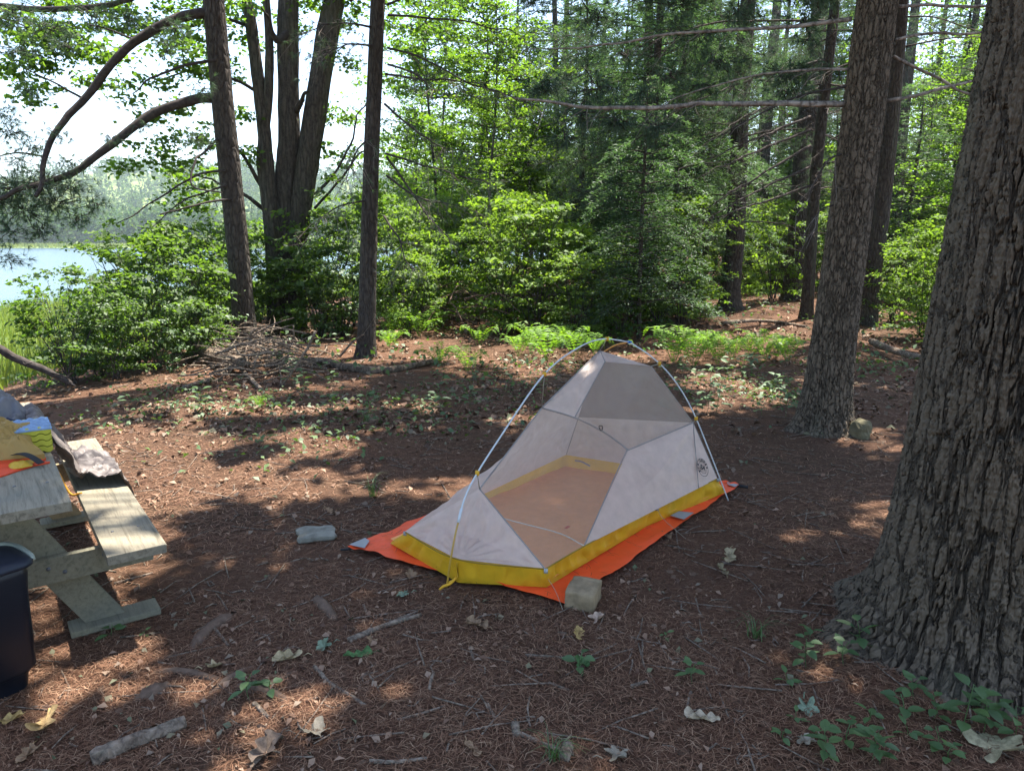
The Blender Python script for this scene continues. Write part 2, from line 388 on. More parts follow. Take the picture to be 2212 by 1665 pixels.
m, nt, out = mat('lake_water')
wn = noise(nt, 0.9, 4, 0.6, mapping(nt, (0.35, 1.4, 1)))
principled(nt, out, (0.05, 0.085, 0.10), 0.22, bump(nt, wn.outputs[0], 0.35, 0.2), 0.5, IOR=1.33)
mb = MB(); grid(mb, np.stack(np.meshgrid(np.linspace(-900, 300, 5), np.linspace(9, 600, 5)) + [np.full((5, 5), -2.0)], -1))
tag(mb.obj('lake', m), None, None, kind='structure')

def hill_z(x, y):
    d = y - 384 - 12 * fbm(x * 0.01, 0 * x, 0, 21, 2)
    z = -2.6 + 1.2 * sstep(0, 8, d)
    z = z + (76 + 24 * fbm(x * 0.0032 + 0.3, y * 0.002, 0, 9, 3)) * sstep(60, 620, d) + 8 * fbm(x * 0.012, y * 0.012, 0, 12, 3) * sstep(60, 200, d)
    return z
X, Y = np.meshgrid(np.linspace(-1100, 1100, 90), np.concatenate([np.linspace(360, 460, 24), np.linspace(475, 1250, 36)]))
mb = MB(); grid(mb, np.stack([X, Y, hill_z(X, Y)], -1))
m, nt, out = mat('hill_ground')
hn = noise(nt, 0.06, 4, 0.6, mapping(nt))
principled(nt, out, ramp(nt, hn.outputs[0], [(0.3, (0.10, 0.15, 0.04)), (0.7, (0.20, 0.24, 0.08))]), 0.95, None, 0.05)
tag(mb.obj('hills', m, smooth=True), None, None, kind='structure')

def far_trees():
    mb = MB(); n = 5200
    x = rng.uniform(-560, 420, n); d = np.concatenate([rng.uniform(28, 55, 900), 28 + 620 * rng.uniform(0, 1, n - 900) ** 1.3])
    y = 384 + d; z = hill_z(x, y); h = rng.uniform(11, 22, n) * np.where(d < 55, 1.05, 1)
    con = rng.uniform(0, 1, n) < 0.5
    k = 56
    f = rng.uniform(0.05, 1, (n, k)) ** 0.8
    prof = np.where(con[:, None], (1.05 - f) * 0.22, np.sqrt(np.clip(1 - (f * 1.9 - 0.9) ** 2, 0.02, 1)) * 0.32)
    th = rng.uniform(0, 2 * math.pi, (n, k)); r = prof * h[:, None] * rng.uniform(0.6, 1.05, (n, k))
    C = np.stack([x[:, None] + r * np.cos(th), y[:, None] + r * np.sin(th), z[:, None] + f * h[:, None]], -1).reshape(-1, 3)
    N = unit(np.stack([np.cos(th), np.sin(th), 0 * th + 0.8], -1).reshape(-1, 3) + rng.normal(size=(n * k, 3)) * 0.5)
    s = np.repeat(np.where(con, 1.9, 2.6), k) * rng.uniform(0.6, 1.2, n * k)
    leaves(mb, C, s, s * 0.8, N)
    o = mb.obj('far_forest', M['far_leaf']); tag(o, 'hazy wooded hillside rising across the lake', 'forest', kind='stuff')
far_trees()
def marsh():
    mb = MB(); n = 42000
    y = 9 + 60 * rng.uniform(0, 1, n) ** 1.3; x = bank_x(y) - 1.0 - rng.uniform(0, 29, n)
    z = ground_z(x, y); B = np.stack([x, y, z], 1)
    blades(mb, B, np.stack([rng.normal(0, 0.22, n), rng.normal(0, 0.22, n), np.ones(n)], 1), rng.uniform(0.4, 0.95, n), 0.022 + y * 0.0009)
    tag(mb.obj('marsh_grass', M['marsh']), 'tall pale green marsh grass growing between bank and lake', 'grass', kind='stuff')
    mb = MB(); n = 9000
    x = rng.uniform(-420, 80, n); y = 387 + rng.uniform(0, 26, n) + 12 * fbm(x * 0.01, 0 * x, 0, 21, 2)
    B = np.stack([x, y, hill_z(x, y)], 1)
    blades(mb, B, np.stack([rng.normal(0, 0.2, n), rng.normal(0, 0.2, n), np.ones(n)], 1), rng.uniform(1.2, 2.6, n), 0.9)
    tag(mb.obj('reed_bed', M['marsh']), 'pale strip of reeds along the far shore of the lake', 'reeds', kind='stuff')
marsh()

def haze():
    m, nt, out = mat('haze_air'); v = nd(nt, 'ShaderNodeVolumePrincipled'); v.inputs['Color'].default_value = (0.80, 0.90, 1.0, 1); v.inputs['Density'].default_value = HAZE; v.inputs['Anisotropy'].default_value = 0.2
    nt.links.new(v.outputs[0], out.inputs['Volume'])
    mb = MB(); box(mb, (0, 600, 74.5), (2240, 1300, 160)); o = mb.obj('haze', m); tag(o, 'thin pale summer haze lying over the lake and woods', 'haze', kind='stuff')
HAZE = 0.00022
haze()
# ------------------------------------------------------------------ fallen needles and leaf litter
def on_ground(n, tmin, tmax, spread=0.80, pw=1.0):
    t = tmin + (tmax - tmin) * rng.uniform(0, 1, n) ** pw
    x = t * rng.uniform(-spread, spread, n); return np.stack([x, t], 1)
def on_sheet(xy):
    q = np.array(((-.95, 3.955), (.276, 3.31), (1.67, 5.06), (.42, 5.72))); r = np.ones(len(xy), bool)
    for i in range(4):
        a, b = q[i], q[(i + 1) % 4]; r &= ((b[0] - a[0]) * (xy[:, 1] - a[1]) - (b[1] - a[1]) * (xy[:, 0] - a[0])) > 0
    p = np.array(((-.33, 3.5), (.18, 3.40), (1.51, 4.85), (.40, 5.42), (-.74, 4.0))); t = np.ones(len(xy), bool)
    for i in range(5):
        a, b = p[i], p[(i + 1) % 5]; t &= ((b[0] - a[0]) * (xy[:, 1] - a[1]) - (b[1] - a[1]) * (xy[:, 0] - a[0])) > 0
    return r | t
def litter():
    mb = MB()
    for n, a, b, L, Wd in ((110000, 1.7, 4.2, 0.052, 0.0018), (76000, 4.0, 7.5, 0.066, 0.003), (34000, 7.2, 13.0, 0.10, 0.006)):
        xy = on_ground(n, a, b, 0.85)
        dens = fbm(xy[:, 0] * 1.1, xy[:, 1] * 1.1, 0, 31, 3); xy = xy[dens > rng.uniform(-0.45, 0.38, n)]
        on = on_sheet(xy); xy = xy[~on | (rng.uniform(0, 1, len(xy)) < .03)]; n = len(xy); on = on_sheet(xy)
        th = rng.uniform(0, 2 * math.pi, n); l = L * rng.uniform(0.6, 1.2, n)
        D = np.stack([np.cos(th), np.sin(th), rng.normal(0, 0.10, n)], 1); S = np.stack([-np.sin(th), np.cos(th), 0 * th], 1)
        C = np.stack([xy[:, 0], xy[:, 1], ground_z(xy[:, 0], xy[:, 1]) + rng.uniform(0.002, 0.012, n) + .034 * on], 1)
        e = D * l[:, None] / 2; w = S * Wd / 2; mid = C + S * (l * rng.normal(0, 0.08, n))[:, None] + [0, 0, 0.004]
        V = np.stack([C - e - w, C - e + w, mid + w, mid - w, C + e + w, C + e - w], 1)
        i = np.arange(n)[:, None] * 6
        mb.add(V.reshape(-1, 3), np.concatenate([i + [0, 1, 2, 3], i + [3, 2, 4, 5]]))
    tag(mb.obj('needle_litter', M['needles']), 'carpet of fallen reddish brown pine needles over the campsite', 'needles', kind='stuff')
    mb = MB()
    for n, a, b, s in ((1900, 1.8, 4.5, 0.03), (3300, 4.5, 9.0, 0.044), (9000, 6.5, 16.0, 0.075), (9000, 12, 34, 0.13)):
        xy = on_ground(n, a, b, 0.85)
        dens = fbm(xy[:, 0] * 0.8, xy[:, 1] * 0.8, 0, 41, 3); xy = xy[dens > rng.uniform(-0.5, 0.35, n)]; n = len(xy)
        keep = xy[:, 0] > bank_x(xy[:, 1]) + 0.3; xy = xy[keep]; xy = xy[~on_sheet(xy)]; n = len(xy)
        C = np.stack([xy[:, 0], xy[:, 1], ground_z(xy[:, 0], xy[:, 1]) + 0.012], 1)
        N = unit(rng.normal(size=(n, 3)) * 0.42 + [0, 0, 1]); l = s * rng.uniform(0.5, 1.5, n)
        leaves(mb, C, l, l * rng.uniform(0.35, 0.8, n), N, fold=0.22)
    tag(mb.obj('leaf_litter', M['litter']), 'scattered dry brown leaf litter over the campsite ground', 'leaf litter', kind='stuff')
    mb = MB()                                                        # bits of twig too many to count
    n = 2300; xy = on_ground(n, 1.8, 11, 0.8, 0.8); xy = xy[~on_sheet(xy)]; n = len(xy)
    th = rng.uniform(0, 2 * math.pi, n); l = 0.025 + 0.17 * rng.uniform(0, 1, n) ** 2.2
    for k in range(n):
        c = np.array([*xy[k], gz(*xy[k]) + 0.008]); d = np.array([math.cos(th[k]), math.sin(th[k]), rng.normal(0, 0.06)]) * l[k]
        tube(mb, [c - d, c + d * 0.1 + rng.normal(0, 0.012, 3) * [1, 1, 0.2], c + d], [0.0042, 0.004, 0.0022], 4)
    tag(mb.obj('twig_litter', M['stick']), 'broken bits of dead twig littering the campsite ground', 'twigs', kind='stuff')
    mb = MB()                                                        # low green ground cover in loose patches
    patches = [(300, 900, 90), (560, 880, 90), (760, 880, 110), (960, 870, 120), (1080, 830, 80), (420, 850, 80), (1560, 850, 70), (1640, 830, 80), (1250, 800, 70), (1700, 870, 50), (1900, 800, 60), (880, 920, 130), (640, 960, 120)]
    for px, py, w in patches:
        c = at_level(px, py); n = 150
        P = np.stack([c[0] + rng.normal(0, w / 1550 * c[1], n), c[1] + rng.normal(0, 0.45, n)], 1)
        C = np.stack([P[:, 0], P[:, 1], ground_z(P[:, 0], P[:, 1]) + rng.uniform(0.02, 0.09, n)], 1)
        l = rng.uniform(0.035, 0.075, n)
        leaves(mb, C, l, l * 0.6, unit(rng.normal(size=(n, 3)) * 0.4 + [0, 0, 1]))
    n = 9000; xy = on_ground(n, 9.0, 34, 0.9); d = fbm(xy[:, 0] * 0.4, xy[:, 1] * 0.4, 0, 51, 3); xy = xy[(d > -0.05) & (xy[:, 0] > bank_x(xy[:, 1]))]; n = len(xy)
    C = np.stack([xy[:, 0], xy[:, 1], ground_z(xy[:, 0], xy[:, 1]) + rng.uniform(0.03, 0.25, n)], 1); l = rng.uniform(0.06, 0.13, n)
    leaves(mb, C, l, l * 0.6, unit(rng.normal(size=(n, 3)) * 0.5 + [0, 0, 1]))
    tag(mb.obj('ground_cover', M['herb']), 'low green ground cover sprouting through the needles', 'ground cover', kind='stuff')
litter()

# ------------------------------------------------------------------ tent
TENT_O = np.array([0.35, 4.3, 0.0])
def tent():
    root = thing('tent', 'grey mesh tent with yellow base on an orange groundsheet', 'tent', TENT_O)
    FAB = cloth_mat('tent_fabric', (0.68, 0.555, 0.47), 0.42, 0.06, 0.45, 0.3)
    MESH = cloth_mat('tent_mesh', (0.60, 0.49, 0.41), 0.35, 0.69, 0.8, 0.1); MESH2 = cloth_mat('tent_window_mesh', (0.52, 0.44, 0.37), 0.35, 0.54, 0.8, 0.1)
    YEL = cloth_mat('tent_base_fabric', (0.74, 0.46, 0.028), 0.35, 0, 0.35, 0.5)
    FLO = cloth_mat('tent_floor_fabric', (0.90, 0.40, 0.13), 0.2, 0, 0.5, 0.3)
    SEAM = plain('tent_seam', (0.25, 0.225, 0.205), 0.8); CORD = plain('tent_cord', (0.28, 0.25, 0.19), 0.8)
    POLE = plain('pole_silver', (0.50, 0.53, 0.53), 0.35, 0.6, 0.05); POLO = plain('pole_gold', (0.42, 0.25, 0.035), 0.35, 0.6, 0.05)
    CLIP = plain('clip_orange', (0.62, 0.33, 0.02), 0.5); HUB = plain('hub_blue', (0.02, 0.14, 0.42), 0.4); GREY = plain('patch_grey', (0.30, 0.30, 0.29), 0.7); BLK = plain('tent_print', (0.02, 0.02, 0.022), 0.7)
    FR, HR, FL, HL = [np.array(p, float) for p in ((.178, 3.43, .045), (1.51, 4.85, .045), (-.72, 3.98, .045), (.40, 5.40, .045))]
    TFR, THR, TFL, THL = [np.array(p, float) for p in ((.168, 3.385, .168), (1.435, 4.785, .172), (-.615, 3.86, .168), (.42, 5.36, .17))]
    A, B = np.array((.63, 5.08, 1.03)), np.array((.945, 4.80, .965))
    A2 = at_y(1307, 781, 4.90)
    P1 = np.array((-.18, 3.79, .45)); Mx = np.array((.19, 4.46, .755))
    R = np.array((1.27, 4.88, .55)); S = at_y(1357, 972, 4.43); Q = at_y(1262, 1179, 3.655)
    TP = at_level(987, 1207, .165); FP = at_level(990, 1258, .02); K = at_y(1241, 902, 4.56)
    Z1, Z2 = at_y(1297, 929, 4.58), at_y(1330, 951, 4.53)
    RL = A + (THL - A) * 0.62
    def panel(name, loop, m, sag=0.0, wr=0.004, sub=12, sd=0, crease=.006):
        """A stretched cloth panel: a fan from its middle, finely split, sagging a little inside its edge."""
        loop = np.asarray(loop, float); n = len(loop); c = loop.mean(0)
        nrm = unit(sum(np.cross(loop[i] - c, loop[(i + 1) % n] - c) for i in range(n)))
        mbp = MB(); k = sub
        for i in range(n):
            a, b = loop[i], loop[(i + 1) % n]
            V = np.array([[c + (a + (b - a) * (s / r if r else 0) - c) * (r / k) for s in range(k + 1) if s <= r] if False else [c + ((a + (b - a) * (s / k)) - c) * (r / k) for s in range(k + 1)] for r in range(k + 1)])
            f = np.linspace(0, 1, k + 1)[:, None] * np.ones((1, k + 1))
            d = sag * (1 - f ** 2)
            w = wr * np.minimum(1, (1 - f) * 5) * (fbm(V[..., 0] * 7 + 3, V[..., 1] * 7, V[..., 2] * 3.5, sd, 3) + 0.5 * np.sin((V[..., 0] - V[..., 1]) * 40 + 3 * V[..., 2]))
            for ci, cc in enumerate(loop):                             # creases running out of each corner under tension
                ax1 = unit(c - cc); ax2 = np.cross(nrm, ax1); rel = V - cc; dd = np.linalg.norm(rel, axis=-1)
                an = np.arctan2((rel * ax2).sum(-1), (rel * ax1).sum(-1))
                w = w + crease * np.sin(an * (15 + 3 * (ci % 3)) + 1.7 * ci + sd + 2.5 * vnoise(V[..., 0] * 4, V[..., 1] * 4, V[..., 2] * 4, sd)) * np.exp(-dd / .32) * np.clip(dd / .12, 0, 1) * np.minimum(1, (1 - f) * 6)
            V = V + (d + w)[..., None] * nrm
            grid(mbp, V)
        me = mbp.mesh(name, True, TENT_O)
        bm = bmesh.new(); bm.from_mesh(me); bmesh.ops.remove_doubles(bm, verts=bm.verts, dist=0.0005); bm.to_mesh(me); bm.free()
        for p in me.polygons: p.use_smooth = True
        return link(name, me, m, root)
    panel('foot_panel', [P1, TFL, TP, TFR], FAB, 0.0, 0.012, 26, 1, .011)
    panel('door', [P1, TFR, Q, S, Z2, Z1, K, Mx], MESH, -0.02, 0.006, 22, 2, .006)
    panel('window', [A2, B, R, S, Z2, Z1, K], MESH, -0.01, 0.003, 14, 3)
    sp = panel('side_panel', [Q, THR, R, S], FAB, 0.0, 0.006, 22, 4, .005)
    panel('roof_panel', [A, A2, K, Mx], FAB, 0.0, 0.005, 18, 5, .006)
    panel('peak_panel', [A, B, A2], FAB, 0.0, 0.002, 8, 6)
    panel('far_wall', [P1, Mx, A, RL, THL, TFL], FAB, 0.02, 0.016, 26, 7, .012)
    panel('head_wall', [THL, RL, R, THR], FAB, 0.0, 0.016, 26, 8, .012)
    panel('head_window', [RL, A, B, R], MESH2, 0.0, 0.003, 12, 9)
    # bathtub base: one yellow wall round the floor, creased where it meets the ground
    nsegs = 18; pts_t = [TFL, TP, TFR, Q + [0, 0, -.005], (Q + THR) / 2 + [-.015, .015, .0], THR, THL]
    pts_b = [FL, FP, FR, FR + (HR - FR) * .22 + [-.02, .02, 0], FR + (HR - FR) * .55 + [-.045, .045, 0], HR, HL]
    mbt = MB(); nseg = 18
    top, bot = [], []
    for i in range(len(pts_t)):
        j = (i + 1) % len(pts_t)
        for s in range(nseg):
            f = s / nseg; top.append(pts_t[i] * (1 - f) + pts_t[j] * f); bot.append(pts_b[i] * (1 - f) + pts_b[j] * f)
    top, bot = np.array(top), np.array(bot); rows = []
    for r in range(7):
        f = r / 6.0; V = bot * (1 - f) + top * f
        V = V + np.stack([np.sin(np.arange(len(V)) * 2.1), np.cos(np.arange(len(V)) * 1.7), 0.3 * np.sin(np.arange(len(V)) * 1.3)], 1) * 0.010 * math.sin(f * math.pi) + (fbm(np.arange(len(V)) * .35, np.full(len(V), f * 1.5), 0, 62, 3) * .022 * math.sin(f * math.pi))[:, None] * [1, -1, .1]
        rows.append(V)
    V = np.array(rows); grid(mbt, V, wrap=True)
    base = mbt.obj('base_wall', YEL, root, True, TENT_O)
    mbf = MB(); c = bot.mean(0); n = len(bot)
    Vf = np.array([c + (bot - c) * f + [0, 0, 0.022] for f in np.linspace(0.02, 1, 14)]); Vf[..., 2] += 0.012 * (fbm(Vf[..., 0] * 4, Vf[..., 1] * 4, 0, 61, 3) + 0.4)
    grid(mbf, Vf, wrap=True); mbf.obj('floor', FLO, root, True, TENT_O)
    # seams and zips as flat cord along panel edges
    def cord(name, P, r, m, n=18, k=5): 
        mbc = MB(); tube(mbc, smooth_path(P, n), r, k); return mbc.obj(name, m, root, True, TENT_O)
    cord('zip', [Mx, K, Z1, Z2, S], 0.0055, SEAM, 30)
    cord('zip', [S, S + (Q - S) * .08 + [-.01, -.004, .0], Q], 0.004, SEAM)
    cord('seam', [S, R], 0.005, SEAM); cord('seam', [P1, TFR], 0.004, SEAM); cord('seam', [A, Mx], 0.005, SEAM); cord('seam', [Mx, P1], 0.005, SEAM)
    cord('seam', [A, A2], 0.0035, SEAM); cord('seam', [A2, K], 0.0035, SEAM); cord('seam', [RL, THL], 0.005, SEAM)
    cord('seam', [R, THR + (Q - THR) * 0.17 + [-.004, -.004, 0]], 0.0028, SEAM); cord('seam', [B, R], 0.003, SEAM); cord('seam', [R, THR], 0.003, SEAM)
    cord('base_binding', [TFL, TP, TFR], 0.004, plain('binding', (0.25, 0.16, 0.02), 0.8), 16); cord('base_binding', [TFR, Q, (Q + THR) / 2 + [-.015, .015, 0], THR], 0.004, bpy.data.materials['binding'], 24)
    cord('door_tie', [at_y(1024, 1102, 3.72), at_y(1120, 1128, 3.70), at_y(1210, 1152, 3.68), Q], 0.004, plain('cream_cord', (0.55, 0.48, 0.38), 0.8), 24)
    c0 = Z1 + np.array([0, -.012, 0]); cord('zip_pull', [c0 + [0, 0, 0.0], c0 + [-.012, 0, .03], c0 + [.012, 0, .03], c0 + [.008, 0, 0]], 0.0035, BLK, 10)
    w0 = at_y(1257, 997, 5.05); cord('inside_tie', [w0 + [-.05, 0, .01], w0, w0 + [.06, -.01, -.03]], 0.007, SEAM, 8)
    # the poles: one long spine from the foot to the hub, two legs on to the head corners
    foot = np.array((-.345, 3.50, .005))
    hub = np.array((.823, 4.98, 1.105))
    sp_pts = [foot, (-.32, 3.505, .17), (-.285, 3.56, .34), (-.225, 3.67, .51), (-.042, 3.90, .755), (.189, 4.188, 1.02), (.40, 4.45, 1.135), (.592, 4.69, 1.165), hub]
    path = smooth_path(sp_pts, 60)
    mbp = MB(); tube(mbp, path[17:], 0.0048, 8); pole = mbp.obj('pole', POLE, root, True, TENT_O)
    mbp = MB(); tube(mbp, path[:18], 0.0052, 8); mbp.obj('pole_section', POLO, pole, True, TENT_O)
    mbp = MB(); tube(mbp, path[15:19], 0.0078, 8); mbp.obj('ferrule', POLE, pole, True, TENT_O)
    e1 = hub + unit(path[-1] - path[-3]) * .022
    mbp = MB(); tube(mbp, [hub - unit(path[-1] - path[-3]) * .022, e1], 0.0105, 8); mbp.obj('hub', HUB, pole, True, TENT_O)
    leg = smooth_path([hub, (.97, 4.90, 1.01), (1.12, 4.90, .86), (1.26, 4.905, .645), (1.385, 4.865, .36), (1.525, 4.80, .005)], 50)
    mbp = MB(); tube(mbp, leg, 0.0047, 8); lo = mbp.obj('pole_leg', POLE, root, True, TENT_O)
    leg2 = smooth_path([hub, (.72, 5.10, 1.055), (.58, 5.26, .90), (.47, 5.40, .62), (.40, 5.46, .30), (.385, 5.47, .005)], 40)
    mbp = MB(); tube(mbp, leg2, 0.0056, 8); l2 = mbp.obj('pole_leg', POLE, root, True, TENT_O); l2.data.materials[0] = plain('pole_orange', (0.55, 0.24, 0.04), 0.4, 0.5, 0.05)
    # clips hang the canopy from the poles
    def clip(p, q, ln=True):
        mbc = MB(); box(mbc, p, (.022, .02, .024)); c = mbc.obj('clip', CLIP, root, False, TENT_O)
        if ln:
            mbc = MB(); tube(mbc, [p, (p + q) / 2 + [0, 0, -.001], q], 0.0028, 5); mbc.obj('clip_cord', CORD, c, True, TENT_O)
    def near(pa, q): return pa[np.argmin(np.linalg.norm(pa - q, axis=1))]
    clip(path[np.argmin(abs(path[:, 0] - Mx[0]))], Mx); clip(path[np.argmin(abs(path[:, 0] - A[0] - .01))], A)
    clip(leg[np.argmin(abs(leg[:, 2] - .965))], B); clip(near(leg, R + [0, 0, .03]), R); clip(near(path, P1 + [0, 0, .05]), P1)
    mbc = MB(); tube(mbc, [foot + [.01, 0, .03], FP + [0, 0, .03], TP + [0, 0, -.02]], 0.006, 5); mbc.obj('foot_strap', YEL, root, True, TENT_O)
    mbc = MB(); tube(mbc, smooth_path([foot + [-.035, -.02, .0], foot + [-.015, -.02, .02], foot + [.02, -.01, .03], foot + [.05, .02, .05]], 12), 0.008, 5); mbc.obj('foot_strap', CLIP, root, True, TENT_O)
    g0 = FR + [0, -.0, .06]
    for dx in (0.07,):
        mbc = MB(); tube(mbc, smooth_path([g0, g0 + [dx * .6, -.08, -.04], g0 + [dx, -.2, -.075]], 12), 0.0013, 5); mbc.obj('guy_cord', CORD, root, True, TENT_O)
    mm = (pts_t[4] + pts_t[4]) / 2
    mbc = MB(); tube(mbc, smooth_path([pts_t[4] + [0, 0, 0], pts_t[4] + [.04, -.05, -.06], pts_t[4] + [.16, -.14, -.15]], 12), 0.0014, 5); mbc.obj('guy_cord', CORD, root, True, TENT_O)
    for p in (pts_t[4], TFR, THR, TFL):
        mbc = MB(); box(mbc, p + [.004, -.004, -.008], (.02, .012, .022)); mbc.obj('corner_clip', GREY, root, False, TENT_O)
    # the round printed badge low on the side panel
    lc = THR + (R - THR) * 0.27; lc = lc + (Q - THR) * 0.085
    u = unit(THR - Q); nn = unit(np.cross(u, unit(R - (Q + THR) / 2))); nn = nn if nn[1] < 0 else -nn; vv = np.cross(nn, u); vv = vv if vv[2] > 0 else -vv
    lc = lc + nn * 0.008
    Rm = Matrix((Vector(u), Vector(vv), Vector(nn))).transposed().to_4x4()
    mbl = MB()
    for r0, r1 in ((.060, .064), (.041, .0435)):
        th = np.linspace(0, 2 * math.pi, 41); ring = np.stack([[lc + u * (r * math.cos(a)) + vv * (r * math.sin(a)) for a in th] for r in (r0, r1)])
        grid(mbl, ring)
    badge = mbl.obj('badge', BLK, root, False, TENT_O)
    def lettering(txt, size, pos, ang, bold=0.0):
        cu = bpy.data.curves.new('lettering', 'FONT'); cu.body = txt; cu.size = size; cu.align_x = 'CENTER'; cu.align_y = 'CENTER'; cu.offset = bold; cu.extrude = 0.0005
        o = bpy.data.objects.new('lettering', cu); COL.objects.link(o)
        me = bpy.data.meshes.new_from_object(o); bpy.data.objects.remove(o)
        T = Matrix.Translation(Vector(pos - TENT_O)) @ Rm @ Matrix.Rotation(ang, 4, 'Z'); me.transform(T)
        return me
    word = 'BIG AGNES'
    parts = [(ch, 0.019, lc + (u * math.cos(a) + vv * math.sin(a)) * 0.051, a - math.pi / 2) for ch, a in zip(word, np.linspace(math.radians(195), math.radians(-15), len(word))) if ch != ' ']
    parts += [('B', 0.048, lc + u * -.013 + vv * .006, math.radians(-40)), ('A', 0.048, lc + u * .012 + vv * -.008, math.radians(-40))]
    bm = bmesh.new()
    for p in parts: bm.from_mesh(lettering(*p, bold=0.0012))
    me = bpy.data.meshes.new('lettering'); bm.to_mesh(me); bm.free(); link('lettering', me, BLK, badge)
    # groundsheet
    G = [np.array(p, float) for p in ((-.97, 3.955, 0), (.276, 3.29, 0), (1.69, 5.06, 0), (.42, 5.72, 0))]
    n = 90; U, V = np.meshgrid(np.linspace(0, 1, n), np.linspace(0, 1, n))
    Pq = (G[0] * ((1 - U) * (1 - V))[..., None] + G[1] * (U * (1 - V))[..., None] + G[2] * (U * V)[..., None] + G[3] * ((1 - U) * V)[..., None])
    edge = np.minimum(np.minimum(U, 1 - U), np.minimum(V, 1 - V))
    wig = (1 - sstep(0, .06, edge))
    Pq[..., 0] += wig * 0.018 * fbm(U * 9, V * 9, 0, 71, 3); Pq[..., 1] += wig * 0.018 * fbm(U * 9, V * 9, 5, 72, 3)
    Pq[..., 2] = ground_z(Pq[..., 0], Pq[..., 1]) + 0.026 + 0.010 * (fbm(Pq[..., 0] * 7, Pq[..., 1] * 7, 0, 73, 4) + .5) + wig * 0.02 * np.clip(fbm(U * 14, V * 14, 0, 74, 2), 0, 1)
    Pq[..., 2] += 0.022 * sstep(.93, 1.0, V) * sstep(.5, 1, U) * np.abs(np.sin((U - V) * 60))
    cr = 1 - np.abs(fbm(Pq[..., 0] * 3.1, Pq[..., 1] * 3.1, 2, 75, 3)) * 3; Pq[..., 2] += .012 * np.clip(cr, 0, 1) ** 2 * sstep(0, .1, edge)
    mbg = MB(); grid(mbg, Pq); gs = mbg.obj('groundsheet', cloth_mat('groundsheet_fabric', (0.92, 0.10, 0.025), 0.1, 0, 0.45, 0.35, var=0.06), None, True)
    tag(gs, 'bright orange groundsheet spread flat beneath the tent', 'groundsheet')
    def patch(poly, nm):
        poly = np.array(poly); poly[:, 2] = ground_z(poly[:, 0], poly[:, 1]) + 0.05
        mbq = MB(); k = len(poly); mbq.add(np.vstack([poly, poly - [0, 0, .004]]), None, [[0, a, a + 1] for a in range(1, k - 1)])
        mbq.obj(nm, GREY, gs)
    patch([G[0] + [.01, -.0, 0], G[0] + (G[1] - G[0]) * .09 + [0, .01, 0], G[0] + (G[3] - G[0]) * .05 + (G[1] - G[0]) * .04, G[0] + (G[3] - G[0]) * .06], 'corner_patch')
    e = G[1] + (G[2] - G[1]) * .58; du, dv = unit(G[2] - G[1]), unit(G[0] - G[1])
    patch([e, e + du * .15, e + du * .13 + dv * .09, e + du * .02 + dv * .10], 'edge_patch')
    patch([G[2] + [-.02, -.02, 0], G[2] - du * .1, G[2] - du * .08 + dv * .06, G[2] + dv * .07 + [-.03, 0, 0]], 'corner_patch')
    mbs = MB(); tube(mbs, [G[2] + [-.06, -.0, .03], G[2] + [.0, -.01, .025], G[2] + [.05, -.02, .02]], 0.012, 5); mbs.obj('webbing_loop', BLK, gs)
    mbs = MB(); tube(mbs, [G[0] + [.02, -.0, .02], G[0] + [-.04, .0, .015]], 0.007, 5); mbs.obj('webbing_loop', BLK, gs)
tent()

def rough_block(name, size, loc, rotz, m, label, cat, jit=0.004, n=9, tilt=(0, 0), round_=0.10, parent=None, flat=False):
    """A worn block: a subdivided box with eased edges and an uneven surface."""
    bm = bmesh.new(); bmesh.ops.create_cube(bm, size=1.0)
    bmesh.ops.subdivide_edges(bm, edges=bm.edges[:], cuts=n, use_grid_fill=True)
    co = np.array([v.co[:] for v in bm.verts]) * 2
    p = 1.0 / round_; nrm = (np.abs(co) ** p).sum(1) ** (1 / p)
    co = co / nrm[:, None] * np.abs(co).max(1)[:, None] * 0.5
    co = co * size; co = co + unit(co) * (jit * fbm(co[:, 0] * 14 + loc[0], co[:, 1] * 14 + loc[1], co[:, 2] * 14, 3, 4))[:, None] * 2
    for v, c in zip(bm.verts, co): v.co = c
    me = bpy.data.meshes.new(name); bm.to_mesh(me); bm.free()
    for f in me.polygons: f.use_smooth = not flat
    o = link(name, me, m); o.location = [float(c) for c in loc]; o.rotation_euler = (tilt[0], tilt[1], rotz)
    return tag(o, label, cat)
STONE = plain('weathered_block', (0.235, 0.175, 0.105), 0.9, 0.15, 0.3, 16, 0.6)
c = at_level(1263, 1322, 0.0)
rough_block('block', (0.150, 0.19, 0.098), (c[0], c[1] + .085, .052), math.radians(-20), STONE, 'squared tan grey block weighing down the corner of the orange groundsheet', 'block', 0.007, round_=0.04)
c = at_level(685, 1158, 0)
rough_block('flat_stone', (0.235, 0.19, 0.05), (c[0], c[1], .014), 0.25, plain('grey_stone', (0.20, 0.19, 0.155), 0.95, 0.1, 0.35, 14, 0.9), 'flat pale grey stone lying alone between the table and the tent', 'stone', 0.016, 4, round_=0.22, flat=True)
c = at_level(1868, 952, 0)
rough_block('stone', (0.15, 0.18, 0.22), (c[0], c[1] + .10, .07), 0.5, plain('mossy_stone', (0.13, 0.115, 0.07), 0.95, 0.1, 0.3, 9, 0.6), 'mossy tan stone propped against the base of a pine trunk', 'stone', 0.016, 5, round_=0.35, flat=True)

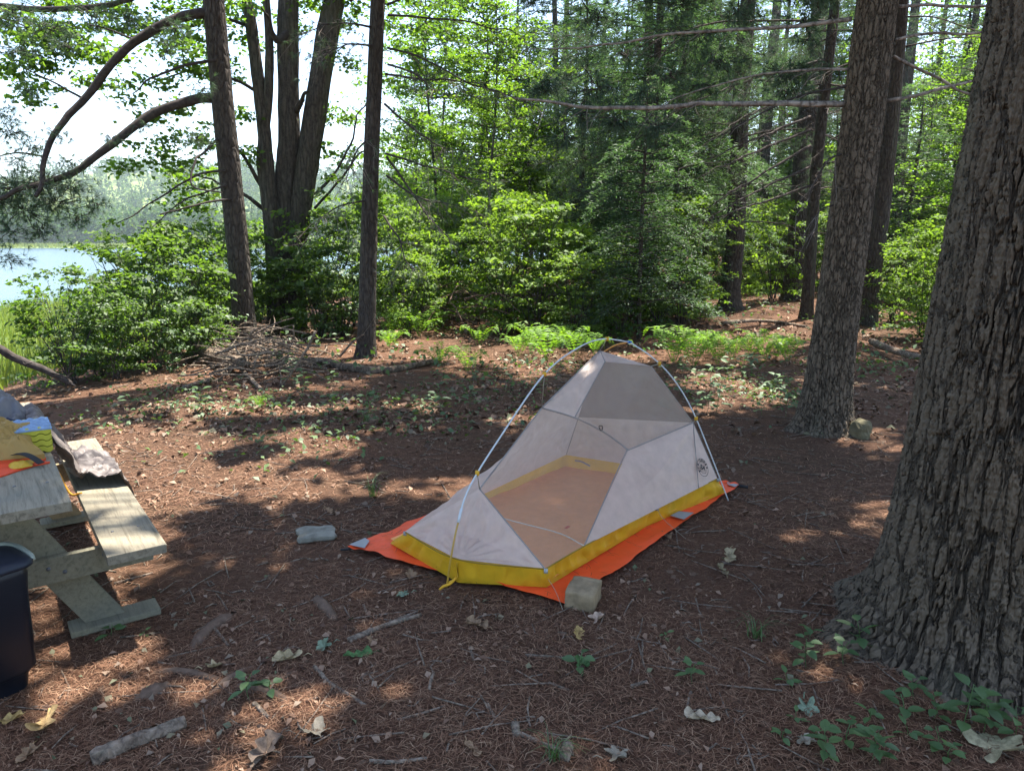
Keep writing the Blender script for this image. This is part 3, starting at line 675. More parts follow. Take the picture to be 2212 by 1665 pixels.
# ------------------------------------------------------------------ picnic table and what lies on it
TB_O = np.array([-1.81, 2.80, 0]); TA = unit([-.600, .800, 0]); TR = np.array([TA[1], -TA[0], 0])
def tpt(a, r, z): return TB_O + TA * a + TR * r + [0, 0, z]      # a: along the table from its near end, r: towards its right side
TROT = math.atan2(TA[1], TA[0])
def table():
    root = thing('picnic_table', 'weathered grey wooden picnic table with attached bench, heaped with gear', 'picnic table', TB_O, TROT)
    W1 = wood_mat('table_wood', (0.105, 0.09, 0.062), (0.215, 0.185, 0.13)); W2 = wood_mat('frame_wood', (0.12, 0.11, 0.07), (0.20, 0.18, 0.12))
    W3 = wood_mat('brace_wood', (0.17, 0.12, 0.06), (0.27, 0.19, 0.10))
    def plank(name, a0, a1, r0, r1, z0, z1, m, ends=0.004):
        """A board in table axes: local x runs along the table, local y to its left."""
        bm = bmesh.new(); bmesh.ops.create_cube(bm, size=1.0)
        for v in bm.verts: v.co = Vector(((a0 + a1) / 2 + v.co.x * (a1 - a0), -(r0 + r1) / 2 + v.co.y * (r1 - r0), (z0 + z1) / 2 + v.co.z * (z1 - z0)))
        bmesh.ops.bevel(bm, geom=bm.edges[:], offset=0.006, segments=2, affect='EDGES', profile=0.6)
        for v in bm.verts: v.co += Vector((random.uniform(-.002, .002), random.uniform(-.0015, .0015), random.uniform(-.001, .001)))
        me = bpy.data.meshes.new(name); bm.to_mesh(me); bm.free(); return link(name, me, m, root)
    L = 2.33
    for k in range(3):
        plank('tabletop_plank', 0.0 + .01 * (k % 2), L, -.245 - k * .25, -.002 - k * .25, .705, .75, W1)
    plank('bench', 0.06, L - .03, .105, .345, .408, .452, W1)
    plank('bench', 0.06, L - .03, -1.08, -.84, .408, .452, W1)
    for a in (.34, L - .40):
        m = W2 if a < 1 else W3
        plank('seat_support', a - .03, a + .012, -1.06, .325, .285, .406, m)
        plank('top_cleat', a + .016, a + .056, -.73, -.05, .625, .703, m)
        for r0, r1 in ((-.27, .10), (-.48, -.85)):                  # slanting legs
            bm = bmesh.new(); bmesh.ops.create_cube(bm, size=1.0)
            for v in bm.verts:
                f = v.co.z + .5; r = r1 + (r0 - r1) * f + v.co.y * .155
                v.co = Vector((a + .036 + v.co.x * .04, -r, .035 + f * .655))
            bmesh.ops.bevel(bm, geom=bm.edges[:], offset=0.005, segments=2, affect='EDGES')
            me = bpy.data.meshes.new('leg'); bm.to_mesh(me); bm.free(); link('leg', me, m, root)
        plank('foot_board', a - .05, a + .09, -.05, .33, .004, .036, W2 if a < 1 else W2)
        plank('foot_board', a - .05, a + .09, -1.05, -.70, .004, .036, W2)
    bo = plain('bolt_steel', (0.10, 0.10, 0.10), 0.5, 0.5)
    for r, z in ((-.10, .36), (-.04, .33), (.12, .37)):
        mbb = MB(); tube(mbb, [(.34 - .036, -r, z), (.34 - .028, -r, z)], .009, 8); mbb.obj('bolt', bo, root)
    for a, r in ((.34, -.06), (.36, -.18), (.35, -.30)):
        mbb = MB(); tube(mbb, [(a, -r, .749), (a, -r, .7525)], .007, 8); mbb.obj('bolt', bo, root)
    for a, r in ((.36, .17), (.36, .28), (1.95, .22)):
        mbb = MB(); tube(mbb, [(a, -r, .451), (a, -r, .4545)], .007, 8); mbb.obj('bolt', bo, root)
table()

def heap(name, label, cat, corners, h, m, sd, wr=0.03, freq=8.0, n=56, floor=None, thick=True, power=0.7, ridge=True):
    """Cloth lying in a heap: a patch between four corner points (3D), bulged by H and wrinkled by ridged noise; its rim touches what it lies on."""
    c = [np.asarray(p, float) for p in corners]
    U, V = np.meshgrid(np.linspace(0, 1, n), np.linspace(0, 1, n))
    ru = 0.07 * fbm(U * 3, V * 3, 0, sd + 5, 3); rv = 0.07 * fbm(U * 3, V * 3, 4, sd + 6, 3)
    U2, V2 = U + ru, V + rv
    P = c[0] * ((1 - U2) * (1 - V2))[..., None] + c[1] * (U2 * (1 - V2))[..., None] + c[2] * (U2 * V2)[..., None] + c[3] * ((1 - U2) * V2)[..., None]
    e = np.clip(16 * U * (1 - U) * V * (1 - V), 0, 1)
    w1 = fbm(P[..., 0] * freq, P[..., 1] * freq, P[..., 2] * freq, sd, 4)
    w = (1 - np.abs(w1) * 2.4) if ridge else w1
    w2 = 1 - np.abs(fbm(P[..., 0] * freq * 2.3 + 2 * w1, P[..., 1] * freq * 2.3, P[..., 2] * 9, sd + 9, 3)) * 2.2
    P[..., 2] += h * e ** power * (0.75 + 0.4 * fbm(U * 2.2, V * 2.2, 1, sd + 3, 2)) + (wr * w + wr * 0.4 * w2) * np.minimum(1, e * 3 + .08)
    if floor is not None: P[..., 2] = np.maximum(P[..., 2], floor + 0.003 + 0.002 * U)
    mb = MB(); grid(mb, P)
    if thick:
        Bt = P.copy(); Bt[..., 2] = np.minimum(P[..., 2] - 0.006, (floor if floor is not None else P[..., 2].min()) + 0.002) if floor is not None else P[..., 2] - 0.006
        b0 = np.concatenate([P[0, :], P[1:, -1], P[-1, -2::-1], P[-2:0:-1, 0]]); b1 = np.concatenate([Bt[0, :], Bt[1:, -1], Bt[-1, -2::-1], Bt[-2:0:-1, 0]])
        grid(mb, np.stack([b0, b1]), wrap=True)
    o = mb.obj(name, m, None, True); tag(o, label, cat); return o
ZT = .752
def gear():
    RAIN = cloth_mat('rainfly_fabric', (0.16, 0.135, 0.122), 0.1, 0, 0.5, 0.3); GREYC = cloth_mat('grey_cloth', (0.17, 0.165, 0.17), 0.15, 0, 0.6, 0.3)
    TAN = cloth_mat('tan_sack', (0.34, 0.215, 0.06), 0.15, 0, 0.5, 0.3); RED = cloth_mat('red_sack', (0.68, 0.07, 0.02), 0.15, 0, 0.5, 0.3)
    NAVY = cloth_mat('navy_cloth', (0.018, 0.026, 0.055), 0.05, 0, 0.7, 0.2); BLK = plain('black_webbing', (0.012, 0.012, 0.012), 0.7)
    YEL = cloth_mat('cord_bag', (0.55, 0.33, 0.03), 0.15, 0, 0.5, 0.3)
    heap('rain_fly', 'heap of pale grey cloth lying at the far end of the picnic table', 'tarp', [tpt(1.36, -.72, ZT), tpt(1.32, -.02, ZT), tpt(2.16, -.10, ZT), tpt(2.15, -.78, ZT)], .21, GREYC, 101, .06, 11, 80, floor=ZT)
    heap('jacket', 'dark navy jacket bunched up behind the folded blue pad', 'jacket', [tpt(1.14, -.70, ZT), tpt(1.16, -.06, ZT), tpt(1.50, -.10, ZT), tpt(1.50, -.75, ZT)], .15, NAVY, 102, .04, 12, floor=ZT)
    # folded foam pad: blue on top, five yellow folds at its end
    pr = thing('sleeping_pad', 'folded foam pad, blue on top with wavy yellow layers at its end', 'sleeping pad', tpt(1.01, -.31, ZT), TROT)
    PB = cloth_mat('pad_blue', (0.20, 0.29, 0.42), 0.05, 0, 0.8, 0.2, var=0.2, scale=40); PY = plain('pad_yellow', (0.42, 0.40, 0.05), 0.85, 0.15, 0.12, 20)
    for k in range(4):
        n, m_ = 12, 60
        A_, R_ = np.meshgrid(np.linspace(-.13, .13, n), np.linspace(-.46, .32, m_), indexing='ij')
        zz = .004 + k * .031 + .0065 * np.sin(R_ * 2 * math.pi / .052 + k * math.pi * 0) 
        zz2 = .004 + k * .031 + .026 + .0065 * np.sin(R_ * 2 * math.pi / .052)
        mbp = MB(); top = np.stack([A_, -R_, zz2 + .0], -1); bot = np.stack([A_, -R_, zz], -1)
        grid(mbp, top); grid(mbp, bot)
        for sl in (0, -1):
            grid(mbp, np.stack([bot[sl], top[sl]]))
            grid(mbp, np.stack([bot[:, sl], top[:, sl]]))
        mbp.obj('pad_fold', PY, pr, True)
    A_, R_ = np.meshgrid(np.linspace(-.135, .135, 24), np.linspace(-.47, .325, 90), indexing='ij')
    zz = .131 + .007 * np.sin(R_ * 2 * math.pi / .052) * np.cos(A_ * 2 * math.pi / .07) * sstep(0, .02, .135 - abs(A_)) - .006 * sstep(.11, .135, abs(A_))
    mbp = MB(); t = np.stack([A_, -R_, zz], -1); b = t - [0, 0, .008]; grid(mbp, t); grid(mbp, b)
    for sl in (0, -1):
        grid(mbp, np.stack([b[sl], t[sl]])); grid(mbp, np.stack([b[:, sl], t[:, sl]]))
    mbp.obj('pad_cover', PB, pr, True)
    heap('stuff_sack', 'large crumpled tan yellow sack lying across the blue pad', 'sack', [tpt(.68, -.66, ZT + .01), tpt(.74, -.05, ZT + .03), tpt(1.0, -.10, ZT + .13), tpt(1.04, -.72, ZT + .14)],   .07, TAN, 103, .045, 14, 90, floor=ZT)
    heap('stuff_sack', 'small red orange sack tucked under the tan sack', 'sack', [tpt(.58, -.50, ZT), tpt(.66, -.03, ZT), tpt(.80, -.04, ZT), tpt(.80, -.55, ZT)], .05, RED, 104, .008, 10, floor=ZT, ridge=False)
    heap('tent_bag', 'flat red orange bag lying at the near edge of the tabletop', 'bag', [tpt(.30, -.76, ZT), tpt(.44, -.36, ZT), tpt(.66, -.10, ZT), tpt(.74, -.76, ZT)], .04, RED, 105, .008, 7, floor=ZT, ridge=False)
    p = thing('pouch', 'small yellow pouch with a broad black strap on the tabletop', 'pouch', tpt(.66, -.13, ZT + .01), TROT); p.scale = (.5,) * 3
    h = heap('pouch_body', None, None, [(-.10, .13, 0), (-.10, -.06, 0), (.10, -.10, 0), (.10, .10, 0)], .055, YEL, 106, .01, 14, 30, floor=0.0, ridge=False); h.parent = p
    mbp = MB(); s = smooth_path([(.13, .06, .085), (.06, -.01, .095), (-.02, -.07, .075), (-.12, -.14, .022)], 20)
    grid(mbp, np.stack([s + [.022, -.028, 0], s - [.022, -.028, 0]], 1)); grid(mbp, np.stack([s + [.022, -.028, -.004], s - [.022, -.028, .004]], 1)); mbp.obj('strap', BLK, p, True)
    # the fly hanging from the table on to the bench: a draped sheet
    rows = []
    zip_ = [(-.06, ZT + .035), (-.005, ZT + .03), (.035, .70), (.075, .58), (.115, .51), (.20, .505), (.29, .50), (.345, .475), (.37, .40), (.378, .33)]
    prof = smooth_path(np.array(zip_), 60)
    n = 70
    for (r, z) in prof:
        f = (z < .6)
        a = np.linspace(.62, 1.28, n) + .0
        a0 = np.interp(r, [-.06, .05, .12, .36], [1.02, 1.10, 1.14, 1.04]); a1 = np.interp(r, [-.06, .05, .12, .36], [1.70, 1.80, 1.80, 1.44])
        a = np.linspace(a0, a1, n); rows.append(np.stack([a, np.full(n, r), np.full(n, z)], 1))
    G = np.array(rows); w = fbm(G[..., 0] * 9, G[..., 1] * 7, G[..., 2] * 7, 107, 4)
    d = .045 * (1 - np.abs(w) * 2.6) + .018 * (1 - np.abs(fbm(G[..., 0] * 24 + 3 * w, G[..., 1] * 20, G[..., 2] * 20, 108, 3)) * 2)
    steep = sstep(.03, .06, G[..., 1]) * (1 - sstep(.11, .14, G[..., 1]))
    G[..., 1] += d * steep; G[..., 2] = G[..., 2] + d * (1 - steep) * (G[..., 1] < .33) + .008
    G[..., 0] += .03 * fbm(G[..., 1] * 6, G[..., 2] * 6, G[..., 0] * 2, 109, 2)
    Wd = TB_O + G[..., :1] * TA + G[..., 1:2] * TR + G[..., 2:3] * [0, 0, 1]
    mbp = MB(); grid(mbp, Wd); grid(mbp, Wd - TR * .006 - [0, 0, .005])
    ol = mbp.obj('rain_fly', RAIN, None, True); tag(ol, 'shiny crumpled grey tent fly draped from the tabletop over the bench', 'tent fly')
    mbp = MB(); tube(mbp, smooth_path([tpt(1.10, .03, .58), tpt(1.06, .07, .46), tpt(1.02, .12, .465)], 14), 0.006, 5)
    mbp.obj('fly_cord', plain('cord_orange', (0.65, 0.30, 0.03), 0.6), ol)
    # storage tub in front of the table end
    tc = at_level(98, 1478, 0); R = TROT + math.radians(18)
    ca = unit([math.cos(R), math.sin(R), 0]); cr = np.array([ca[1], -ca[0], 0])
    ctr = tc - cr * .255 + ca * .12 + [0, 0, .0]
    tub = thing('storage_tub', 'tall dark navy plastic tub standing by the table end', 'storage tub', (ctr[0], ctr[1], 0), R)
    TUB = plain('tub_plastic', (0.006, 0.008, 0.013), 0.4, 0.35, 0.1); LID = plain('tub_lid', (0.014, 0.018, 0.028), 0.5, 0.3, 0.1); LIN = plain('tub_liner', (0.28, 0.30, 0.24), 0.7, 0.2, 0.15)
    def rring(a, r, z, rad, k=8):
        P = []
        for cx, cy, t0 in ((a - rad, r - rad, 0), (-a + rad, r - rad, 90), (-a + rad, -r + rad, 180), (a - rad, -r + rad, 270)):
            for t in np.linspace(t0, t0 + 90, k): P.append((cx + rad * math.cos(math.radians(t)), cy + rad * math.sin(math.radians(t)), z))
        return np.array(P)
    mbp = MB(); grid(mbp, np.array([rring(.09, .215, .004, .04), rring(.10, .225, .07, .045), rring(.103, .228, .073, .045), rring(.12, .25, .10, .05), rring(.125, .255, .42, .05), rring(.132, .262, .50, .055), rring(.127, .255, .545, .06), rring(.09, .21, .556, .06), rring(.01, .01, .557, .004)]), wrap=True)
    bd = mbp.obj('tub_body', TUB, tub, True)
    mbp = MB(); grid(mbp, np.array([rring(.07, .19, .560, .05), rring(.11, .24, .562, .06), rring(.135, .272, .557, .06), rring(.146, .283, .545, .06), rring(.144, .281, .530, .06), rring(.134, .266, .528, .055)]), wrap=True)
    # only the rim of a cloth shows over the tub's edge
    mbp.obj('lid', LID, tub, True); mbp = MB(); tube(mbp, smooth_path([(.10, .10, .562), (.12, -.12, .566), (.118, -.24, .562), (.06, -.282, .556), (-.06, -.285, .552), (-.10, -.28, .54)], 24), .011, 6); mbp.obj('liner', LIN, tub, True)
gear()

# ------------------------------------------------------------------ trees
TREES = {}
def tree_root(key, label, base, cat='tree', name='pine_tree', group=None):
    z = gz(base[0], base[1]) - 0.03
    r = thing(name, label, cat, (base[0], base[1], z), 0, group); TREES[key] = (r, np.array([base[0], base[1], z])); return r
def trunk(root, r_at, lean, H, m, k=20, rows=40, bend=0.03, sd=0, name='trunk'):
    """R_AT: [(z, radius)]; LEAN: horizontal shift per metre of height."""
    z = np.concatenate([np.linspace(-0.15, 1.5, rows // 3), np.linspace(1.6, H, rows - rows // 3)])
    rr = np.interp(z, [p[0] for p in r_at], [p[1] for p in r_at]); th = np.linspace(0, 2 * math.pi, k, endpoint=False)
    cx = lean[0] * z + bend * np.sin(z * .7 + sd) * np.minimum(z / 2, 1); cy = lean[1] * z + bend * np.cos(z * .6 + sd) * np.minimum(z / 2, 1) - bend * 0
    fl = np.exp(-np.clip(z, 0, 9) / .18)[:, None] * (0.35 + 0.45 * np.clip(np.sin(th * 3 + sd) + np.sin(th * 5 + 2 * sd) * .5, 0, 2))[None, :] * rr[:, None] * .8
    R = rr[:, None] * (1 + 0.06 * fbm(np.cos(th)[None, :] * 2 + sd, np.sin(th)[None, :] * 2, z[:, None] * 1.2, sd, 3)) + fl
    V = np.stack([cx[:, None] + R * np.cos(th), cy[:, None] + R * np.sin(th), z[:, None] + 0 * R], -1)
    mb = MB(); grid(mb, V, wrap=True); return mb.obj(name, m, root, True)
def big_trunk(root, prof, lean, H, m, lobes, k, dz, zfine, cell, depth, sd, flare=(.12, .2, .16), furrow=.3, brk=.25):
    z = np.concatenate([np.arange(-.12, zfine, dz), np.linspace(zfine + .15, H, 24)])
    th = np.linspace(0, 2 * math.pi, k, endpoint=False); rz = np.interp(z, [p[0] for p in prof], [p[1] for p in prof])
    lb = sum(a * np.exp(-((np.angle(np.exp(1j * (th - math.radians(d)))) / math.radians(w)) ** 2)) for d, w, a in lobes)
    Z = z[:, None]; ex = np.exp(-np.clip(Z, -.1, 9) / flare[2])
    R = rz[:, None] + ex * (flare[0] + flare[1] * lb[None, :]) + .05 * np.exp(-np.clip(Z, 0, 9) / .55)
    R = R * (1 + .035 * fbm(np.cos(th)[None, :] * 1.5 + sd, np.sin(th)[None, :] * 1.5, Z * .8, sd, 2))
    # bark: long plates split by wandering furrows (seamless round the trunk)
    ca, sa = np.cos(th)[None, :], np.sin(th)[None, :]
    K = prof[1][1] / cell[0]; zs = 1 / cell[1]
    wx = fbm(ca * K * .6, sa * K * .6, Z * zs * .9, sd + 1, 3) * .55; wz = fbm(ca * K * .6 + 9, sa * K * .6, Z * zs, sd + 2, 3)
    def nz(k, zz, o): return vnoise(ca * K * k + wx * .5, sa * K * k - wx * .5, Z * zs * zz + wz * .8, sd + o)
    n1 = nz(1.0, .34, 11) + .55 * nz(2.2, .7, 12) + .34 * nz(4.6, 1.4, 13) + .18 * nz(9.5, 2.8, 18)
    n2 = nz(.9, 2.0, 14) + .5 * nz(1.9, 3.4, 15) + .3 * nz(4, 6, 19)
    r1 = sstep(0.0, furrow, np.abs(n1)); r2 = sstep(0.0, furrow * .6, np.abs(n2))
    rid = r1 * (1 - brk + brk * r2)
    flake = np.abs(nz(7.0, 5.0, 16)) + .7 * np.abs(nz(15, 11, 17))
    fine = fbm(ca * K * 14, sa * K * 14, Z * zs * 12, sd + 5, 2)
    rid = np.clip(rid * (.62 + .75 * flake), 0, 1.25)
    amp = depth * (1 + .35 * np.exp(-np.clip(Z, 0, 9) / .4)) * np.where(Z > zfine, .3, 1)
    Rd = R + amp * (rid - .6) + depth * .16 * fine
    cx = lean[0] * Z + lean[2] * np.sin(Z * .6); cy = lean[1] * Z
    V = np.stack([cx + Rd * ca, cy + Rd * sa, Z + 0 * Rd], -1)
    mb = MB(); grid(mb, V, attr=np.clip(rid + .15 * fine, 0, 1), wrap=True)
    return mb.obj('trunk', m, root, True)
def limb(root, base, P, r0, r1, m, name='branch', k=7, n=24, wob=0.0):
    P = smooth_path(P, n)
    if wob: P = P + np.stack([fbm(P[:, 0] * 3, P[:, 1] * 3, P[:, 2] * 3 + 11 * j, 5 + j, 2) for j in range(3)], 1) * wob * np.linspace(0, 1, n)[:, None]
    mb = MB(); tube(mb, P - base, [r0, (r0 + r1) / 2 * 1.05, r1], k, rough=.05); mb.obj(name, m, root, True); return P
def twigs_off(mb, P, base, n, L, r, droop=-.1, sub=3, tips=None, flat=.5):
    """Short bare twigs growing off a limb path P; their tips go into TIPS."""
    P = np.asarray(P); T = np.gradient(P, axis=0)
    for _ in range(n):
        i = random.randrange(len(P) // 5, len(P)); t = unit(T[i]); s = unit(np.cross(t, [0, 0, 1.0])) * random.choice((-1, 1))
        d = unit(t * random.uniform(.3, 1) + s * random.uniform(.3, 1.0) + np.array([0, 0, random.uniform(-flat, flat) + droop]))
        l = L * random.uniform(.4, 1.1); a = P[i]; b = a + d * l * .5 + rng.normal(0, .06 * l, 3); c = a + d * l + np.array([0, 0, droop * l]) + rng.normal(0, .1 * l, 3)
        tube(mb, np.array([a, b, c]) - base, [r, r * .7, r * .4], 4, cap=False)
        if tips is not None: tips += [(b, unit(b - a)), (c, unit(c - b))]
        for _ in range(sub):
            f = random.uniform(.2, 1); e = (a + (b - a) * f * 2) if f < .5 else (b + (c - b) * (f * 2 - 1)); g = e + unit(d + rng.normal(0, .6, 3)) * l * random.uniform(.25, .5)
            tube(mb, np.array([e, g]) - base, [r * .5, r * .3], 3, cap=False)
            if tips is not None: tips.append((g, unit(g - e)))
def dead_whorls(root, base, lean, z0, z1, n, L, rtrunk, seed, up=.0, dirs=None, m=None):
    """Dead lower branches round a pine trunk, each its own branch; their fine twigs are one part."""
    random.seed(seed); mb = MB()
    for i in range(n):
        z = random.uniform(z0, z1); a = random.uniform(0, 2 * math.pi) if dirs is None else random.choice(dirs) + random.gauss(0, .5)
        l = L * random.uniform(.5, 1.1); o = base + [lean[0] * z, lean[1] * z, z]; d = np.array([math.cos(a), math.sin(a), 0]); dz = random.uniform(-.35, .12) + up
        P = [o + d * rtrunk * .7, o + d * l * .4 + [0, 0, dz * l * .3 + .03 * l], o + d * l * .75 + [0, 0, dz * l * .7] + rng.normal(0, .07, 3), o + d * l + [0, 0, dz * l * 1.1] + rng.normal(0, .12, 3)]
        r0 = random.uniform(.012, .028)
        P = limb(root, base, P, r0, .004, m or M['limb'], n=14, k=5)
        twigs_off(mb, P, base, 7, l * .32, .004, sub=2)
    tag(mb.obj('dead_twigs', M['twig'], root), None, None, kind='stuff')

# --- the two near pines
b = np.array([2.15, 3.02]); r = tree_root('R0', 'massive deeply furrowed pine trunk with flaring roots beside small seedlings', b); B0 = TREES['R0'][1]
big_trunk(r, [(0, .42), (.9, .37), (2.8, .285), (6, .26), (16, .1)], (.022, .01, .0), 16, M['bark_big'],
          [(183, 17, 1.15), (232, 24, .7), (262, 14, .5), (300, 20, .9), (350, 26, .8), (60, 30, .8), (125, 26, .8)], 760, .0055, 3.3, (.046, .14), .028, 3, (.09, .24, .13), .25, .25)
b = at_level(1797, 940)[:2] + [.0, .22]; r = tree_root('R1', 'straight plated pine trunk with a mossy stone at its foot', b); B1 = TREES['R1'][1]
big_trunk(r, [(0, .215), (.5, .19), (3.8, .160), (9, .13), (17, .05)], (.040, .0, .0), 17, M['bark_plate'],
          [(185, 20, 1.1), (240, 25, .6), (300, 25, .8), (350, 22, .7), (90, 30, .8)], 400, .009, 4.4, (.048, .075), .015, 8, (.03, .12, .10), .16, .75)
def at_tree(key, px, py, off=0.0):
    """The point on a picture ray that lies as far off as the tree."""
    bb = TREES[key][1]; return at_y(px, py, bb[1] + off)
tw = MB()
for P, r0, r1, off in (
    ([(1822, 226), (1700, 224), (1560, 224), (1420, 230), (1290, 232), (1180, 222), (1100, 205)], .028, .008, [0, -.1, -.15, -.2, -.3, -.4, -.5]),
    ([(1835, 150), (1740, 152), (1620, 165), (1500, 200), (1400, 240)], .013, .004, [0, .1, .3, .4, .5]),
    ([(1835, 186), (1720, 210), (1600, 268), (1520, 310)], .012, .004, [0, .3, .5, .6]),
    ([(1840, 42), (1700, 60), (1500, 72), (1330, 92), (1180, 110)], .02, .006, [0, .1, .2, .3, .4]),
    ([(1830, 330), (1790, 345), (1760, 400), (1752, 440)], .011, .004, [0, -.1, -.1, -.1]),
    ([(1812, 440), (1780, 452), (1765, 480)], .009, .004, [0, -.1, -.1]),
    ([(1915, 218), (1990, 205), (2050, 186), (2130, 176)], .016, .011, [0, .0, .1, .2]),
    ([(1930, 122), (1985, 150), (2050, 182), (2110, 215)], .014, .010, [0, .1, .1, .2]),
    ([(1935, 86), (2010, 72), (2140, 66)], .014, .011, [0, .1, .2]),
    ([(1940, 14), (2030, 12), (2140, 16)], .014, .012, [0, .1, .2])):
    W3 = [at_tree('R1', x, y, o) for (x, y), o in zip(P, off)]
    Q_ = limb(TREES['R1'][0], B1, W3, r0, r1, M['dead_limb'] if r0 > .012 else M['limb'], wob=.05)
    random.seed(len(P) + int(P[0][1])); twigs_off(tw, Q_, B1, 14 if len(P) > 4 else 4, .38, .004, droop=-.25, sub=2)
tag(tw.obj('dead_twigs', M['twig'], TREES['R1'][0]), None, None, kind='stuff')

# --- the pine and the pole-like trunk by the water, with their limbs
b = at_level(530, 746)[:2]; r = tree_root('PA', 'dark leaning pine with two long limbs arching out over the water', b); BA = TREES['PA'][1]
trunk(r, [(0, .205), (1, .185), (5.6, .165), (10, .12), (16, .04)], (-.012, .0), 16, M['bark'], 24, 60, .03, 1)
for P, r0, r1 in (([(462, 28), (400, 35), (320, 70), (250, 130), (182, 215), (130, 275), (96, 340), (78, 425)], .085, .03),
                  ([(466, 212), (420, 216), (330, 246), (270, 290), (200, 345), (130, 385), (60, 405), (-40, 440)], .085, .03),
                  ([(466, 130), (400, 142), (330, 168), (280, 200)], .028, .008),
                  ([(485, 368), (420, 380), (330, 440), (255, 490)], .022, .007), ([(490, 400), (400, 432), (330, 490)], .018, .006),
                  ([(500, 430), (430, 440), (345, 462)], .02, .012), ([(470, 300), (440, 330), (420, 345), (418, 400), (480, 420)], .022, .012),
                  ([(300, 90), (250, 70), (190, 50)], .02, .008), ([(182, 215), (120, 180), (60, 150)], .02, .008), ([(100, 340), (40, 330), (-20, 340)], .018, .008),
                  ([(-60, 5), (80, 20), (240, 8), (330, -20)], .05, .03)):
    n = len(P); off = np.linspace(0, -1.6, n) if r0 > .05 else np.linspace(-.2, -1.2, n)
    limb(r, BA, [at_tree('PA', x, y, o) for (x, y), o in zip(P, off)], r0, r1, M['limb'], n=30, wob=.06)
def needle_mass(key, blobs, y0, per=38, L=.13, name='needles'):
    mb = MB(); tb = MB(); b = TREES[key][1]
    for px, py, rad, dy in blobs:
        c = at_y(px, py, TREES[key][1][1] + y0 + dy); R_ = rad / 1550 * c[1]
        n = max(8, int(per * (rad / 40) ** 2))
        C = c + rng.normal(0, .45, (n, 3)) * [R_, R_ * .8, R_ * .6]
        D = unit((C - c) + [0, 0, -.1] + rng.normal(0, .3, (n, 3)) * R_)
        tufts(mb, C - b, D, 16, L, .0065, .7)
        for k in range(0, n, 3):
            e = c + (C[k] - c) * .2; tube(tb, np.array([e, (e + C[k]) / 2 + rng.normal(0, .04, 3), C[k]]) - b, [.008, .005, .003], 3, cap=False)
    mb.obj(name, M['pine'], TREES[key][0]); tag(tb.obj('twigs', M['limb'], TREES[key][0]), None, None, kind='stuff')
needle_mass('PA', [(30, 405, 70, 0), (95, 395, 70, 0), (50, 455, 75, .2), (120, 440, 55, 0), (20, 500, 45, 0), (90, 500, 40, .2), (20, 560, 34, -.3), (150, 400, 45, 0), (25, 285, 48, 0), (70, 320, 40, 0),
                   (10, 245, 40, 0), (120, 290, 34, 0), (40, 345, 40, .1), (150, 350, 30, 0), (200, 440, 35, 0), (240, 300, 22, 0), (300, 275, 20, 0), (60, 195, 34, 0), (40, 110, 50, 0), (110, 60, 60, .3), (20, 30, 60, .2), (200, 30, 50, .3),
                   (280, 40, 45, 0), (150, 100, 40, 0), (420, 300, 38, .3), (380, 60, 40, .2), (360, 100, 34, 0), (440, 190, 30, .3), (170, 470, 40, 0), (0, 430, 60, 0)], -1.2)
b = at_level(790, 768)[:2]; r = tree_root('PB', 'slim straight pine trunk with thin drooping branches, between the brush pile and the ferns', b); BB = TREES['PB'][1]
trunk(r, [(0, .15), (1, .135), (5.2, .105), (10, .07), (14, .03)], (.072, -.0), 14, M['bark'], 22, 60, .015, 3)
tipB = []; tw = MB()
for P in ([(838, 33), (905, 36), (982, 45), (1060, 55), (1130, 78)], [(837, 104), (899, 121), (1003, 173), (1096, 208), (1160, 226)], [(833, 161), (933, 173), (1003, 178), (1080, 205)],
          [(831, 225), (885, 273), (933, 305), (1003, 330)], [(833, 332), (899, 353), (996, 382), (1060, 400)], [(835, 339), (885, 408), (926, 471), (968, 519)], [(830, 467), (864, 526), (892, 585)],
          [(812, 100), (760, 98), (700, 116)], [(810, 60), (740, 50), (660, 60)], [(805, 430), (740, 445), (690, 470)], [(806, 290), (770, 330), (735, 400)], [(835, 380), (910, 430), (1000, 450)], [(838, 140), (900, 160), (940, 200)], [(838, 10), (920, -20), (1020, -30)]):
    Q_ = limb(r, BB, [at_tree('PB', x, y, o) for (x, y), o in zip(P, np.linspace(0, -.9, len(P)))], .019, .005, M['limb'], n=20, k=6, wob=.08)
    random.seed(int(P[0][1])); twigs_off(tw, Q_, BB, 16, .55, .005, droop=-.25, sub=3, tips=tipB)
tag(tw.obj('dead_twigs', M['twig'], r), None, None, kind='stuff')
mb = MB(); sel = [t for t in tipB if random.random() < .55]
tufts(mb, np.array([t[0] for t in sel]) - BB, np.array([t[1] for t in sel]), 12, .11, .006, .7); mb.obj('needles', M['pine'], r)

# --- the maple clump: four stems from one base, leaves over the water
b = at_level(612, 706)[:2]; r = tree_root('MP', 'old maple clump of four stems rising together from the thicket', b, name='maple_tree'); BM = TREES['MP'][1]
ymp = BM[1]
for P, R_ in (([(600, 760), (592, 560), (582, 420), (572, 300), (556, 160), (540, 40), (520, -80)], [.165, .15, .13, .115, .09]),
              ([(615, 760), (612, 560), (614, 420), (624, 300), (622, 120), (624, 0), (640, -160)], [.27, .24, .215, .205, .18]),
              ([(640, 760), (636, 560), (650, 440), (672, 300), (700, 120), (722, 0), (760, -160)], [.25, .235, .225, .22, .19]),
              ([(590, 740), (586, 540), (576, 430), (566, 340), (578, 220), (582, 100), (570, -60)], [.13, .12, .11, .09, .06])):
    P3 = smooth_path([at_y(x, y, ymp + (0.1 if R_[0] > .2 else -.15)) for x, y in P], 40)
    mb = MB(); tube(mb, P3 - BM, R_, 14, rough=.03); mb.obj('trunk', M['bark_grey'], r, True)
